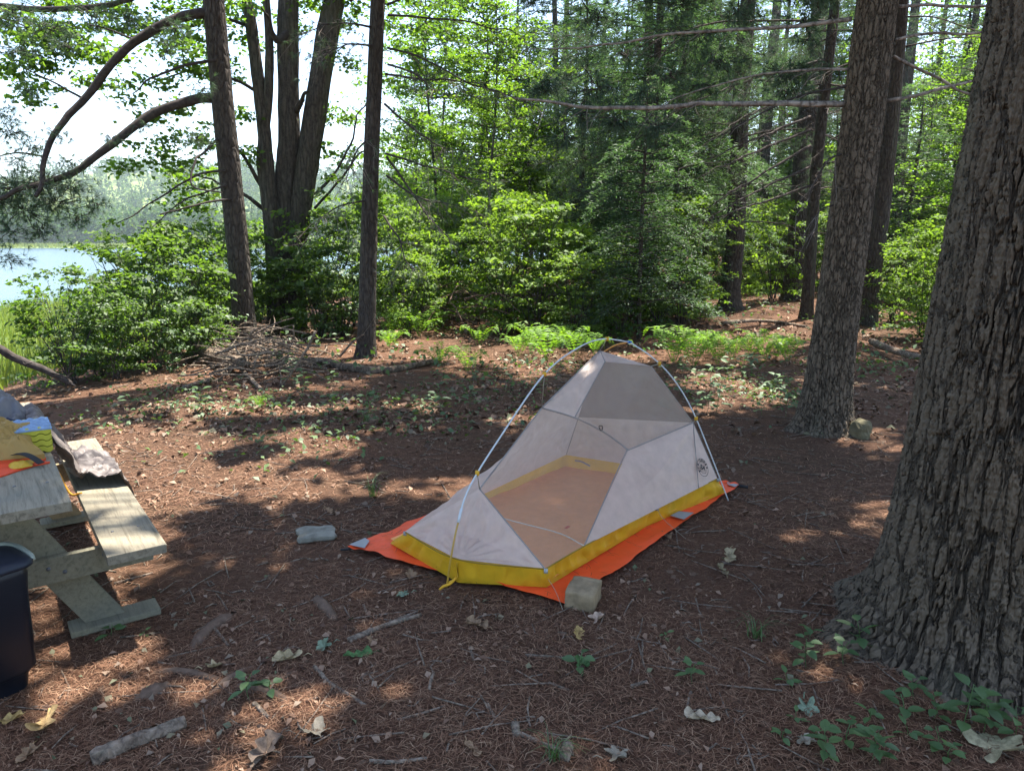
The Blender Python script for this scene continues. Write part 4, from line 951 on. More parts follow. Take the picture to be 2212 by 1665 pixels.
for P, r0 in (([(622, 70), (600, 90), (585, 60), (570, 10)], .09), ([(640, 240), (655, 215), (672, 200)], .07), ([(576, 420), (540, 360), (500, 300), (470, 270)], .05), ([(590, 470), (540, 430), (480, 395), (430, 380)], .05),
              ([(680, 420), (720, 380), (760, 300), (790, 210)], .035), ([(680, 450), (725, 400), (770, 340), (800, 330)], .03), ([(560, 200), (500, 170), (420, 150), (330, 190)], .04), ([(545, 60), (470, 40), (380, 70)], .04)):
    limb(r, BM, [at_y(x, y, ymp - .3 * i) for i, (x, y) in enumerate(P)], r0, .012, M['limb'], n=22, wob=.12)
def leaf_mass(key, blobs, y0, m, per=60, L=.10, name='leaves', flat=.55):
    mb = MB(); tb = MB(); b = TREES[key][1]
    for px, py, rad, dy in blobs:
        c = at_y(px, py, b[1] + y0 + dy); R_ = rad / 1550 * c[1]
        ns = max(2, int((rad / 26) ** 2)); 
        for _ in range(ns):                                         # sprays inside the blob
            s = c + rng.normal(0, .5, 3) * [R_, R_, R_ * .8]; rs = random.uniform(.22, .42)
            n = int(per * rs / .3); C = s + rng.normal(0, .5, (n, 3)) * [rs, rs, rs * .35]
            l = L * rng.uniform(.6, 1.2, n)
            leaves(mb, C - b, l, l * .8, unit(rng.normal(size=(n, 3)) * flat + [0, 0, 1]))
            tube(tb, np.array([c + (s - c) * .1, s + [0, 0, -.03], s + unit(s - c) * rs * .5]) - b, [.009, .006, .003], 3, cap=False)
    mb.obj(name, m, TREES[key][0]); tag(tb.obj('twigs', M['limb'], TREES[key][0]), None, None, kind='stuff')
leaf_mass('MP', [(60, 60, 80, -2), (150, 60, 70, -2), (40, 130, 70, -2), (120, 140, 60, -2), (230, 110, 45, -2), (300, 60, 60, -1), (380, 110, 60, -1), (330, 165, 45, -1), (430, 60, 60, 0), (420, 160, 50, -.5), (290, 240, 40, -1), (340, 250, 45, -1),
                 (370, 300, 45, -1), (310, 330, 50, -1), (400, 350, 50, -.5), (270, 345, 30, -1), (220, 180, 35, -2), (380, 225, 40, -1), (500, 60, 55, .5), (500, 150, 45, .5), (520, 250, 40, .5), (440, 280, 40, 0), (545, 330, 30, .5), (560, 100, 45, 1), (600, 60, 40, 1.5),
                 (660, 30, 36, 1.5), (740, 60, 45, 1), (770, 150, 40, 1), (745, 240, 40, 1), (760, 330, 40, 1), (700, 330, 30, 1), (780, 20, 50, 1), (870, 60, 40, .5), (870, 160, 30, .5), (880, 260, 45, 1), (860, 330, 45, 1), (880, 400, 40, 1), (930, 80, 40, 1), (720, 400, 40, 0),
                 (90, 20, 70, -1), (200, 60, 60, -1), (280, 20, 60, 0), (350, 20, 55, 0), (470, 110, 40, .5), (20, 170, 50, -1.5), (110, 210, 40, -1.5), (530, 30, 40, 1), (250, 150, 40, -1), (460, 330, 40, -.5), (410, 400, 40, -1), (760, 400, 34, 0), (790, 440, 34, 0), (700, 250, 25, 1), (190, -40, 80, -1), (400, -40, 80, 0), (620, -60, 90, 1), (820, -50, 90, 1), (430, 390, 45, -1.5), (470, 450, 45, -1.5), (390, 430, 40, -1.5)], -.8, M['maple'], 62, .105)

# --- trunks farther in the wood
def wood_tree(key, label, px, py, dia, top=None, m='bark', zb=None, whorl=6, L=2.4, group=None, seed=0, z0=1.8, z1=6.5):
    bb = at_level(px, py)[:2]; rt = tree_root(key, label, bb, group=group); B_ = TREES[key][1]; H = 15
    ln = (0, 0)
    if top is not None:
        q = at_y(top[0], top[1], bb[1]); ln = ((q[0] - bb[0]) / (q[2] - B_[2]), 0)
    trunk(rt, [(0, dia * .56), (1, dia * .5), (6, dia * .42), (H, dia * .12)], ln, H, M[m], 16, 36, .05, seed)
    if whorl: dead_whorls(rt, B_, ln, z0, z1, whorl, L, dia * .5, 40 + seed)
    return rt
wood_tree('T3', 'dark pine trunk standing alone on the brown forest floor beyond the tent', 1574, 676, .46, (1614, 60), seed=1, whorl=10)
wood_tree('T4', 'stout pine trunk beyond the brown clearing, with leafy shoots at its foot', 1712, 652, .62, (1752, 200), seed=2, whorl=8, L=3)
wood_tree('T5', 'thin dark trunk bristling with short dead branches just beyond the plated pine', 1740, 692, .26, (1790, 120), seed=3, whorl=14, L=1.1)
for P in ([(1750, 252), (1631, 300), (1456, 380)], [(1752, 280), (1606, 340), (1521, 380)], [(1750, 315), (1606, 400), (1500, 465)], [(1752, 360), (1631, 415), (1480, 505)], [(1755, 400), (1606, 450), (1510, 482)], [(1780, 45), (1556, 50), (1400, 92)], [(1775, 130), (1600, 180), (1440, 250)], [(1770, 190), (1640, 240), (1540, 300)]):
    Q_ = limb(TREES['T5'][0], TREES['T5'][1], [at_tree('T5', x, y, o) for (x, y), o in zip(P, (0, -1.2, -2.2))], .03, .006, M['limb'], n=20, k=6, wob=.12)
    mbx = MB(); random.seed(int(P[0][1])); twigs_off(mbx, Q_, TREES['T5'][1], 14, .8, .007, droop=-.2, sub=3); tag(mbx.obj('dead_twigs', M['limb'], TREES['T5'][0]), None, None, kind='stuff')
wood_tree('T6', 'slender grey trunk rising out of the dense green understory', 1196, 640, .24, (1199, 200), seed=4, whorl=8)
wood_tree('T7', 'dark trunk half hidden by hemlock boughs beyond the tent', 1376, 668, .27, (1392, 300), seed=5, whorl=8)
wood_tree('T1b', 'pine trunk partly hidden by the plated pine in front of it', 1872, 704, .36, (1942, 60), seed=6, whorl=6)
wood_tree('T9', 'pale broad trunk deep in the wood beyond the dark pine', 1628, 618, .60, (1655, 280), m='bark_grey', seed=7, whorl=4)
wood_tree('T10', 'grey trunk in the sunlit thicket between the two near pines', 1920, 640, .40, (1950, 300), m='bark_grey', seed=8, whorl=6)
random.seed(5)
GW = 'pine trunks deep in the wood'
for i, (px, d, dia) in enumerate(((1290, 34, .3), (1450, 30, .35), (1505, 26, .28), (1545, 42, .4), (1675, 40, .45), (1760, 36, .4), (1985, 34, .35), (2050, 26, .32), (2120, 40, .5), (1840, 44, .5), (1120, 40, .3), (1340, 46, .4), (2190, 22, .3))):
    bb = np.array([(px - 1106) / 1550 * d * .98, d]); rt = tree_root('W%d' % i, 'pine trunk standing deep in the shaded wood', bb, group=GW); B_ = TREES['W%d' % i][1]
    trunk(rt, [(0, dia * .55), (1, dia * .5), (6, dia * .42), (16, dia * .12)], (random.uniform(-.02, .02), 0), 16, M['bark'], 12, 26, .06, i)
    dead_whorls(rt, B_, (0, 0), 2.0, 9, 5, 2.6, dia * .5, 90 + i)

random.seed(15)
needle_mass('R1', [(random.uniform(1130, 1800), random.uniform(-30, 200), random.uniform(30, 60), random.uniform(.2, 3.0)) for _ in range(26)] + [(1250, 250, 50, -.2), (1330, 255, 50, 0), (1180, 190, 50, 0), (1420, 270, 55, .4), (1290, 190, 45, -.1), (1220, 300, 40, .4), (1380, 210, 40, .3)], .2, 22, .14)
needle_mass('T3', [(random.uniform(1180, 1640), random.uniform(120, 460), random.uniform(40, 80), random.uniform(-2, 2)) for _ in range(40)], -.5, 22, .16)
needle_mass('T4', [(random.uniform(1560, 1830), random.uniform(30, 420), random.uniform(30, 60), random.uniform(-5, .5)) for _ in range(20)] + [(random.uniform(1900, 2150), random.uniform(20, 330), random.uniform(30, 60), random.uniform(-6, .5)) for _ in range(14)], -.5, 20, .17)
for key, (xa, xb), (ya, yb), cnt in (('T4', (1480, 2150), (-40, 260), 46), ('T3', (1150, 1640), (-60, 260), 40), ('W4', (1400, 1850), (60, 420), 30), ('W8', (1850, 2180), (-40, 380), 34)):
    needle_mass(key, [(random.uniform(xa, xb), random.uniform(ya, yb), random.uniform(40, 85), random.uniform(-3, 5)) for _ in range(cnt)], 0, 17, .22)
# ------------------------------------------------------------------ plants: a few shapes of each kind, copied
def spawn(name, parts, loc, rz, s, label, cat, group=None):
    r = thing(name, label, cat, loc, rz, group); r.scale = (s, s, s * random.uniform(.92, 1.1))
    for pn, me, m in parts:
        o = bpy.data.objects.new(pn, me); COL.objects.link(o); o.parent = r
        if not me.materials: me.materials.append(m)
    return r
def shrub_mesh(sd, h, w, nsp, per, L, lm, stems=9):
    random.seed(sd); mb = MB(); sb = MB()
    for k in range(stems):
        a = 2 * math.pi * k / stems + random.uniform(-.3, .3); r = random.uniform(.25, .9) * w * .5
        tube(sb, smooth_path([(random.gauss(0, .06), random.gauss(0, .06), -.05), (r * .4 * math.cos(a), r * .4 * math.sin(a), h * .35), (r * math.cos(a), r * math.sin(a), h * random.uniform(.65, .95))], 8), [.012, .008, .003], 4, cap=False)
    for k in range(nsp):
        f = random.uniform(.04, 1) ** .85; prof = math.sqrt(max(.03, 1 - ((f - .5) / .56) ** 2)); a = random.uniform(0, 2 * math.pi)
        rr = w * .5 * prof * random.uniform(.35, 1.08); c = np.array([rr * math.cos(a), rr * math.sin(a), h * f])
        rs = random.uniform(.13, .26); n = int(per * random.uniform(.6, 1.3)); tilt = np.array([math.cos(a), math.sin(a), 0]) * random.uniform(.0, .5)
        C = c + rng.normal(0, .5, (n, 3)) * [rs, rs, rs * .34]; l = L * rng.uniform(.4, 1.35, n)
        leaves(mb, C, l, l * .58, unit(rng.normal(size=(n, 3)) * .45 + [0, 0, 1] + tilt))
        tube(sb, [c * [.5, .5, .8], c], [.005, .002], 3, cap=False)
    return [('foliage', mb.mesh('foliage'), lm), ('stems', sb.mesh('stems'), M['limb'])]
def sapling_mesh(sd, h, w, z0, nbr, per, L, lm, r0=.05):
    random.seed(sd); mb = MB(); sb = MB(); tr = MB()
    path = smooth_path([(0, 0, -.1), (random.gauss(0, .1), random.gauss(0, .1), h * .35), (random.gauss(0, .25), random.gauss(0, .25), h * .7), (random.gauss(0, .4), random.gauss(0, .4), h)], 24)
    tube(tr, path, [r0, r0 * .7, r0 * .2], 8)
    for k in range(nbr):
        f = random.uniform(z0 / h, 1); o = path[min(23, int(f * 23))]; a = random.uniform(0, 2 * math.pi)
        l = w * .5 * math.sin(math.pi * min(1, .18 + .8 * (f - z0 / h) / (1 - z0 / h))) * random.uniform(.5, 1.1) + .15
        d = np.array([math.cos(a), math.sin(a), random.uniform(-.1, .35)]); e = o + d * l
        P = smooth_path([o, o + d * l * .5 + [0, 0, .05 * l], e], 8); tube(sb, P, [r0 * .28, r0 * .18, .004], 4, cap=False)
        ns = max(2, int(l / .3))
        for s in range(ns):
            c = P[min(7, int((.35 + .65 * s / ns) * 7.9))] + rng.normal(0, .12, 3); rs = random.uniform(.18, .34); n = int(per * random.uniform(.6, 1.3))
            C = c + rng.normal(0, .5, (n, 3)) * [rs, rs, rs * .32]; ll = L * rng.uniform(.6, 1.2, n)
            leaves(mb, C, ll, ll * .65, unit(rng.normal(size=(n, 3)) * .42 + [0, 0, 1]))
    return [('trunk', tr.mesh('trunk', True), M['bark_grey']), ('branches', sb.mesh('branches'), M['limb']), ('crown', mb.mesh('crown'), lm)]
def hemlock_mesh(sd, h, w, z0, nbr, lm, r0=.09):
    """A shade-grown evergreen: flat drooping boughs of short needles."""
    random.seed(sd); mb = MB(); sb = MB(); tr = MB()
    tube(tr, smooth_path([(0, 0, -.1), (.05, .0, h * .4), (-.05, .05, h * .75), (0, 0, h)], 20), [r0, r0 * .75, r0 * .15], 10)
    for k in range(nbr):
        f = random.uniform(z0 / h, .99); a = random.uniform(0, 2 * math.pi); l = w * .5 * (1.02 - f) ** .55 * random.uniform(.55, 1.1) + .2
        d = np.array([math.cos(a), math.sin(a), 0]); o = np.array([0, 0, h * f]); P = smooth_path([o, o + d * l * .5 + [0, 0, .04 * l], o + d * l + [0, 0, -.22 * l]], 10)
        tube(sb, P, [.014, .009, .003], 4, cap=False); s = np.cross(d, [0, 0, 1.0])
        n = int(110 * l); i = rng.uniform(.15, 1, n); B = np.stack([np.interp(i, np.linspace(0, 1, 10), P[:, q]) for q in range(3)], 1)
        side = rng.choice([-1, 1], n); hw = .42 * l * (1.05 - i) + .10; q = rng.uniform(0, 1, n)
        D = unit(d * .75 + s * side[:, None] + rng.normal(0, .12, (n, 3)) + [0, 0, -.18])
        C = B + D * (hw * q)[:, None] + rng.normal(0, .02, (n, 3))
        ll = rng.uniform(.07, .16, n); leaves(mb, C, ll, ll * .22, unit(rng.normal(size=(n, 3)) * .3 + [0, 0, 1]), D, .05)
    return [('trunk', tr.mesh('trunk', True), M['bark']), ('branches', sb.mesh('branches'), M['limb']), ('crown', mb.mesh('crown'), lm)]
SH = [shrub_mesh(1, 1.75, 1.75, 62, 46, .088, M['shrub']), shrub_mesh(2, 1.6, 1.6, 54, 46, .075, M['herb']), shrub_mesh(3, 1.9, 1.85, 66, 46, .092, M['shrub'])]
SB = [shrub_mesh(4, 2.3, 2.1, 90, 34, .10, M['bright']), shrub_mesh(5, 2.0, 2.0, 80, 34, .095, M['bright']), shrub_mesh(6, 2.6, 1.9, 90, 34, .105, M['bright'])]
SPL = [sapling_mesh(7, 6.5, 3.8, 1.2, 70, 24, .105, M['maple']), sapling_mesh(8, 8.5, 4.4, 1.6, 85, 24, .11, M['maple']), sapling_mesh(9, 5.0, 3.2, .8, 55, 24, .10, M['bright'])]
HM = [hemlock_mesh(10, 9, 5.5, 1.5, 150, M['hemlock']), hemlock_mesh(11, 11, 6.5, 2.0, 170, M['hemlock'], .12), hemlock_mesh(12, 6, 4.2, .7, 110, M['hemlock'], .06)]
def px_loc(px, d):
    x = (px - 1106) / 1550 * (d * CP + CAM_H * SP); return np.array([x, d, gz(x, d) - .02])
random.seed(21)
def scatter(kind, shapes, spots, name, cat, labels, group, smin=.9, smax=1.1):
    for i, sp in enumerate(q for q in spots if not (kind == 'e' and 1280 < q[0] < 1800 and q[1] < 37)):
        px, d = sp[:2]; s = sp[2] if len(sp) > 2 else random.uniform(smin, smax)
        lab = sp[3] if len(sp) > 3 else labels
        spawn(name, shapes[i % len(shapes)], px_loc(px, d), random.uniform(0, 6.28), s, lab, cat, group if len(sp) <= 3 else None)
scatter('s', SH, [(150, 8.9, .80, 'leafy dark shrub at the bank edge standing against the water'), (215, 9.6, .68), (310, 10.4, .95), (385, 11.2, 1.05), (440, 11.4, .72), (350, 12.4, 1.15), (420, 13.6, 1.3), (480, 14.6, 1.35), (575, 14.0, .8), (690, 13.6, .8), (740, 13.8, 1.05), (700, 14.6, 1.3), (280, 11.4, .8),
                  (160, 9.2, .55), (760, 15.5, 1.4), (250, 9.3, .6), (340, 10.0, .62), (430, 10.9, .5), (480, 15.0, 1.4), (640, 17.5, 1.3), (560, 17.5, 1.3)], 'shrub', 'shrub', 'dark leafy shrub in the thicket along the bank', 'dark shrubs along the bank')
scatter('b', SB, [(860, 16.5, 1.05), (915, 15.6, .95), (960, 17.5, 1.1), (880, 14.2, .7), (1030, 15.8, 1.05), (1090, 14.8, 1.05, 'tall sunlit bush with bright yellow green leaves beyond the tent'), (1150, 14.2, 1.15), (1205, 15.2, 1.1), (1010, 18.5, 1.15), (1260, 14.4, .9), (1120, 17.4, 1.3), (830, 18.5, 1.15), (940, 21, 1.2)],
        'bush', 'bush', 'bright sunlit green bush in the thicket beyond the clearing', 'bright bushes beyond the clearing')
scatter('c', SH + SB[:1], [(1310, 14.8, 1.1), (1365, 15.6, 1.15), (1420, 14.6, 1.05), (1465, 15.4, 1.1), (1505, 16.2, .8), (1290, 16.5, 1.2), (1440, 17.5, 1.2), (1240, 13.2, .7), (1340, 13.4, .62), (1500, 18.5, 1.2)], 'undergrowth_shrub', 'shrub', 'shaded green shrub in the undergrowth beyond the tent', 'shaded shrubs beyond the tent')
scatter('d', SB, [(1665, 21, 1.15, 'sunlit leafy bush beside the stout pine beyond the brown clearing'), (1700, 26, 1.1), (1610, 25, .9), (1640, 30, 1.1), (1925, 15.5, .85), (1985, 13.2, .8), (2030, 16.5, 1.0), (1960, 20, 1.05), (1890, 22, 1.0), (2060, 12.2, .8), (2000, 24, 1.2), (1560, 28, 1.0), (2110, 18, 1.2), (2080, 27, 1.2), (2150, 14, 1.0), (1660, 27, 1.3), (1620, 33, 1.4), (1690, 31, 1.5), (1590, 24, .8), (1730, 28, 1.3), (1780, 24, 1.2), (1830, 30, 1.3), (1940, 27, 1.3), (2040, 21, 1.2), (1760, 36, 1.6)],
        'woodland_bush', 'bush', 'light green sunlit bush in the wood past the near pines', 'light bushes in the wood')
scatter('e', SPL, [(905, 24, 1.0), (960, 22, 1.05), (1010, 26, 1.15), (1060, 21, .95), (1120, 27, 1.15), (880, 30, 1.1), (1180, 23, 1.0), (1250, 29, 1.2), (980, 34, 1.3), (1330, 25, 1.05), (1100, 36, 1.4), (1410, 28, 1.1), (1560, 34, 1.2), (1690, 33, 1.2), (1800, 30, 1.2), (1930, 27, 1.1), (2010, 31, 1.25), (2080, 23, 1.0), (2150, 29, 1.2), (1960, 38, 1.4), (1480, 40, 1.4), (1620, 46, 1.5), (1860, 42, 1.5), (1750, 50, 1.6), (2120, 44, 1.5), (2200, 36, 1.3), (1380, 48, 1.5), (1200, 44, 1.5), (2060, 17, .85), (2110, 26, 1.1), (1900, 33, 1.3), (1970, 25, 1.15), (1030, 23, 1.2), (1080, 30, 1.5), (1150, 33, 1.5), (960, 28, 1.3), (1230, 35, 1.5), (1310, 38, 1.5), (920, 34, 1.3), (1440, 33, 1.3), (1520, 30, 1.2), (1640, 36, 1.4), (1720, 40, 1.5), (1790, 36, 1.4), (1850, 25, 1.0), (1060, 18.5, .9), (1170, 19.5, 1.0), (1130, 23, 1.2)],
        'broadleaf_sapling', 'tree', 'slim broadleaf sapling with light green leaves in the wood', 'broadleaf saplings in the wood')
scatter('h', HM, [(1255, 21, 1.0), (1215, 26, 1.2), (1945, 22, 1.0), (2030, 27, 1.2), (1400, 17.5, .95), (1330, 21, 1.0), (1450, 20, 1.0), (1520, 26, 1.0), (1290, 27, 1.15), (1460, 25, 1.2), (1590, 30, 1.1), (2130, 26, 1.0), (1340, 27, 1.2), (1410, 30, 1.2), (1640, 33, 1.2), (1690, 35, 1.3), (1800, 31, 1.2), (1560, 36, 1.3), (1470, 34, 1.3), (1730, 30, 1.0), (1380, 13.4, .75)],
        'hemlock_tree', 'tree', 'dark hemlock with drooping feathery boughs beyond the tent', 'hemlocks beyond the tent')
def far_wood():
    """The wood beyond the trees one can tell apart, one green mass."""
    mb = MB(); n = 80000
    d = rng.uniform(46, 92, n); x = rng.uniform(-.1, 1.0, n) * d; z = rng.uniform(0, 30, n)
    keep = (fbm(x * .22, d * .22, z * .3, 81, 3) > -.16 + .010 * z - .22 * (x > .22 * d)) & (x > bank_x(d) + 1); C = np.stack([x, d, ground_z(x, d) + z], 1)[keep]; n = len(C)
    l = rng.uniform(.22, .5, n); leaves(mb, C, l, l * .7, unit(rng.normal(size=(n, 3)) * .6 + [0, 0, 1]))
    tag(mb.obj('far_wood', M['maple']), 'far mass of sunlit green foliage closing off the wood', 'forest', kind='stuff')
far_wood()

# ------------------------------------------------------------------ leaf clumps added overhead, unseen, shaped to cast the dapple; LIT zones stay open
def ell(px, py, rx, ry):
    c = at_level(px, py); a = at_level(px + rx, py); bt = at_level(px, py - ry)
    return (c[0], c[1], abs(a[0] - c[0]), max(.12, abs(bt[1] - c[1])))
LIT = [ell(*e) for e in ((450, 885, 260, 14), (700, 880, 120, 12), (420, 948, 260, 16), (640, 945, 130, 13), (300, 1000, 160, 22), (480, 1060, 300, 34), (760, 1060, 140, 22), (720, 965, 90, 14), (170, 1040, 130, 60), (60, 1110, 130, 60), (110, 1210, 110, 60), (220, 1130, 150, 60), (130, 1290, 90, 40), (340, 1180, 90, 40), (200, 1480, 180, 50),
                         (360, 1370, 70, 30), (330, 1490, 120, 30), (330, 1250, 60, 30), (430, 1530, 80, 14), (1700, 1150, 60, 30), (1720, 1170, 50, 20), (1890, 1120, 40, 50), (1560, 880, 100, 20), (1640, 850, 80, 26), (1480, 830, 60, 14), (1900, 980, 60, 26), (860, 1500, 80, 18), (720, 1500, 60, 14), (1280, 1610, 90, 20), (1530, 1360, 40, 14),
                         (980, 720, 160, 16), (1120, 730, 120, 16), (1190, 760, 80, 14), (1480, 760, 70, 16), (900, 690, 110, 14), (1640, 660, 70, 10), (1500, 720, 70, 6), (2060, 1180, 60, 30), (170, 920, 90, 14), (1230, 1120, 60, 20), (60, 1330, 80, 30), (240, 1395, 130, 50), (90, 1430, 110, 50), (20, 1240, 90, 60), (60, 1500, 120, 30), (430, 1030, 330, 24), (1690, 1150, 70, 36), (1890, 1100, 50, 50), (1560, 830, 100, 30), (1010, 700, 130, 20), (1660, 1180, 70, 16))]
def overhead():
    keys = ['R0', 'R1', 'PA', 'PB', 'MP', 'T3', 'T1b']
    extra = [('X0', (5.4, 8.6)), ('X1', (-1.5, 16.5 - 1.2)), ('X2', (6.5, 3.2)), ('X3', (-8.2, 3.2)), ('X4', (1.2, -2.5)), ('X5', (9.2, 11.5))]  # extra pines outside the view, added for their shade
    for k, p in extra:
        if k in ('X1', 'X0', 'X5'): continue
        rt = tree_root(k, 'tall pine added out of view beside the campsite to shade the ground', p, group='pines added out of view for shade')
        trunk(rt, [(0, .3), (1, .26), (8, .2), (16, .05)], (0, 0), 16, M['bark'], 16, 30, .04, 5); keys.append(k)
    bases = np.array([TREES[k][1] for k in keys]); sets = {k: [MB(), MB()] for k in keys}; random.seed(3)
    cot = 1 / math.tan(SUN_EL); off = np.array([math.sin(SUN_AZ), math.cos(SUN_AZ)]) * cot
    n = 0; tries = 0
    while n < NCLUMP and tries < NCLUMP * 6:
        tries += 1
        y = random.uniform(.6, 10.6); x = random.uniform(-.95, .95) * (y + 2.2)
        lit = max((1 - (((x - e[0]) / (e[2] + .12)) ** 2 + ((y - e[1]) / (e[3] + .11)) ** 2)) for e in LIT)
        if lit > 0 or float(vnoise(x * 2.1, y * 2.1, 0, 123) + .5 * vnoise(x * 4.6, y * 4.6, 0, 124)) > .27 or (x < -3.2 and y > 7.5): continue
        z = random.uniform(6.0, 12.5); p = np.array([x + off[0] * z, y + off[1] * z, z])
        if z < 2.6 + .36 * math.hypot(p[0], p[1]): z = 2.6 + .36 * (y + 4) + random.uniform(0, 3); p = np.array([x + off[0] * z, y + off[1] * z, z])
        i = int(np.argmin(np.hypot(bases[:, 0] - p[0], bases[:, 1] - p[1]))); k = keys[i]; bb = bases[i]
        rs = random.uniform(.24, .44) if x < .5 else random.uniform(.30, .52); m = 56 if x > .5 else 42
        C = p + rng.normal(0, .42, (m, 3)) * [rs, rs, rs * .3]; l = rng.uniform(.18, .34, m)
        leaves(sets[k][0], C - bb, l, l * .42, unit(rng.normal(size=(m, 3)) * .35 + [0, 0, 1]))
        if n % 4 == 0:
            o = np.array([bb[0], bb[1], max(4.0, z - random.uniform(.0, 1.2))]); tube(sets[k][1], smooth_path([o, o + (p - o) * .55 + [0, 0, .25], p], 7) - bb, [.035, .022, .008], 4, cap=False)
        n += 1
    for k in keys:
        if sets[k][0].n: sets[k][0].obj('crown', M['pine'], TREES[k][0])  # unseen clumps hung on the nearest tree, arranged for their shadows
        if sets[k][1].n: sets[k][1].obj('shade_clump_branches', M['limb'], TREES[k][0])
NCLUMP = 1700
overhead()

# ------------------------------------------------------------------ ferns, seedlings, herbs
def frond(mb, o, a, L, rise, droop, w=.16, npin=15):
    d = np.array([math.cos(a), math.sin(a), 0]); P = smooth_path([o, o + d * L * .35 + [0, 0, rise * .75], o + d * L * .75 + [0, 0, rise], o + d * L + [0, 0, rise - droop]], 20)
    tube(mb, P, [.004, .003, .0015], 4, cap=False); T = unit(np.gradient(P, axis=0)); s = np.array([-d[1], d[0], 0])
    i = np.linspace(3, 19, npin).astype(int); f = np.linspace(0, 1, npin); pl = w * np.sin(np.pi * (.12 + .86 * f)) ** .8 * (1.05 - .5 * f)
    for sg in (-1, 1):
        D = unit(T[i] * .35 + sg * s + rng.normal(0, .06, (npin, 3)) + [0, 0, -.05]); N = unit(np.cross(T[i], s) * 1.0 + rng.normal(0, .12, (npin, 3))); N = np.where(N[:, 2:] < 0, -N, N)
        leaves(mb, P[i] + D * (pl / 2)[:, None], pl, np.full(npin, L * .052), N, D, .04)
def fern_mesh(sd, n=9, L=.62):
    random.seed(sd); mb = MB()
    for k in range(n):
        frond(mb, np.array([random.gauss(0, .02), random.gauss(0, .02), 0]), 2 * math.pi * k / n + random.uniform(-.25, .25), L * random.uniform(.7, 1.1), L * random.uniform(.5, .85), L * random.uniform(.1, .35))
    return [('fronds', mb.mesh('fronds'), M['fern'])]
FN = [fern_mesh(1), fern_mesh(2, 8, .7), fern_mesh(3, 10, .55)]
random.seed(9)
def fern_at(spots, label, group):
    for i, (px, py, s) in enumerate(spots):
        c = at_level(px, py); spawn('fern', FN[i % 3], (c[0], c[1], gz(c[0], c[1]) - .01), random.uniform(0, 6.28), s * random.uniform(.7, 1.0), label, 'fern', group)
fern_at([(1180, 780, 1.25)], 'bright upright fern with tall fronds behind the peak of the tent', None)
fern_at([(1120, 768, 1.0), (1240, 772, 1.05), (1285, 766, .95), (1150, 756, 1.0), (1210, 752, 1.0)], 'bright green fern behind the tent', 'ferns behind the tent')
fern_at([(1455, 782, 1.0), (1500, 792, 1.05), (1550, 786, 1.0), (1580, 776, .95), (1480, 768, 1.0), (1530, 765, 1.0)], 'sunlit fern between the tent pole and the plated pine', 'ferns near the plated pine')
fern_at([(1615, 770, .9), (1650, 778, .8), (1685, 768, .9), (1700, 782, .75), (1640, 756, .9), (1695, 754, .8)], 'shaded fern in the dark green patch before the plated pine', 'shaded ferns')
fern_at([(850, 722, .9), (905, 724, 1.1), (880, 700, 1.0), (950, 708, 1.0), (1035, 744, .9), (845, 750, .7), (990, 690, 1.0)], 'fern in the sunny patch beside the slim pine trunk', 'ferns beside the slim pine')
fern_at([(640, 715, .9), (690, 725, .8), (560, 880, .35), (1010, 800, .8), (950, 790, .7)], 'small fern at the edge of the brush pile', 'ferns by the brush pile')
def ovate(mb, C, D, N, L, Wd, curl=.12):
    """A leaf blade with a rounded body and a pointed tip, folded along its midrib."""
    D = unit(D); N = unit(N - D * np.dot(N, D)); S = np.cross(N, D); st = np.array([0, .18, .42, .68, .88, 1.0]); w = np.array([.02, .72, 1.0, .78, .36, .0]) * Wd / 2
    P = C + D * (st * L)[:, None] - N * (curl * L * st ** 2)[:, None]
    V = np.stack([P - S * w[:, None] + N * (w * .3)[:, None], P, P + S * w[:, None] + N * (w * .3)[:, None]], 1); grid(mb, V)
def herb_mesh(sd, nl, h, L):
    random.seed(sd); mb = MB(); sb = MB(); P = smooth_path([(0, 0, -.01), (random.gauss(0, .01), random.gauss(0, .01), h * .5), (random.gauss(0, .02), random.gauss(0, .02), h)], 10); tube(sb, P, .0022, 4)
    for k in range(nl):
        o = P[min(9, 3 + int(k * 7 / nl))]; a = k * 2.4 + random.uniform(-.4, .4); d = np.array([math.cos(a), math.sin(a), random.uniform(-.1, .4)]); st = o + d * .02
        tube(sb, [o, st], .0013, 3, cap=False); ovate(mb, st, d, np.array([0, 0, 1.0]) + rng.normal(0, .2, 3), L * random.uniform(.65, 1.15), L * random.uniform(.5, .65))
    return [('leaves', mb.mesh('leaves', True), M['herb']), ('stem', sb.mesh('stem'), M['herb'])]
HB = [herb_mesh(1, 7, .16, .085), herb_mesh(2, 5, .10, .075), herb_mesh(3, 9, .22, .09), herb_mesh(4, 4, .07, .07)]
random.seed(4)
GH = 'seedlings round the big pine'
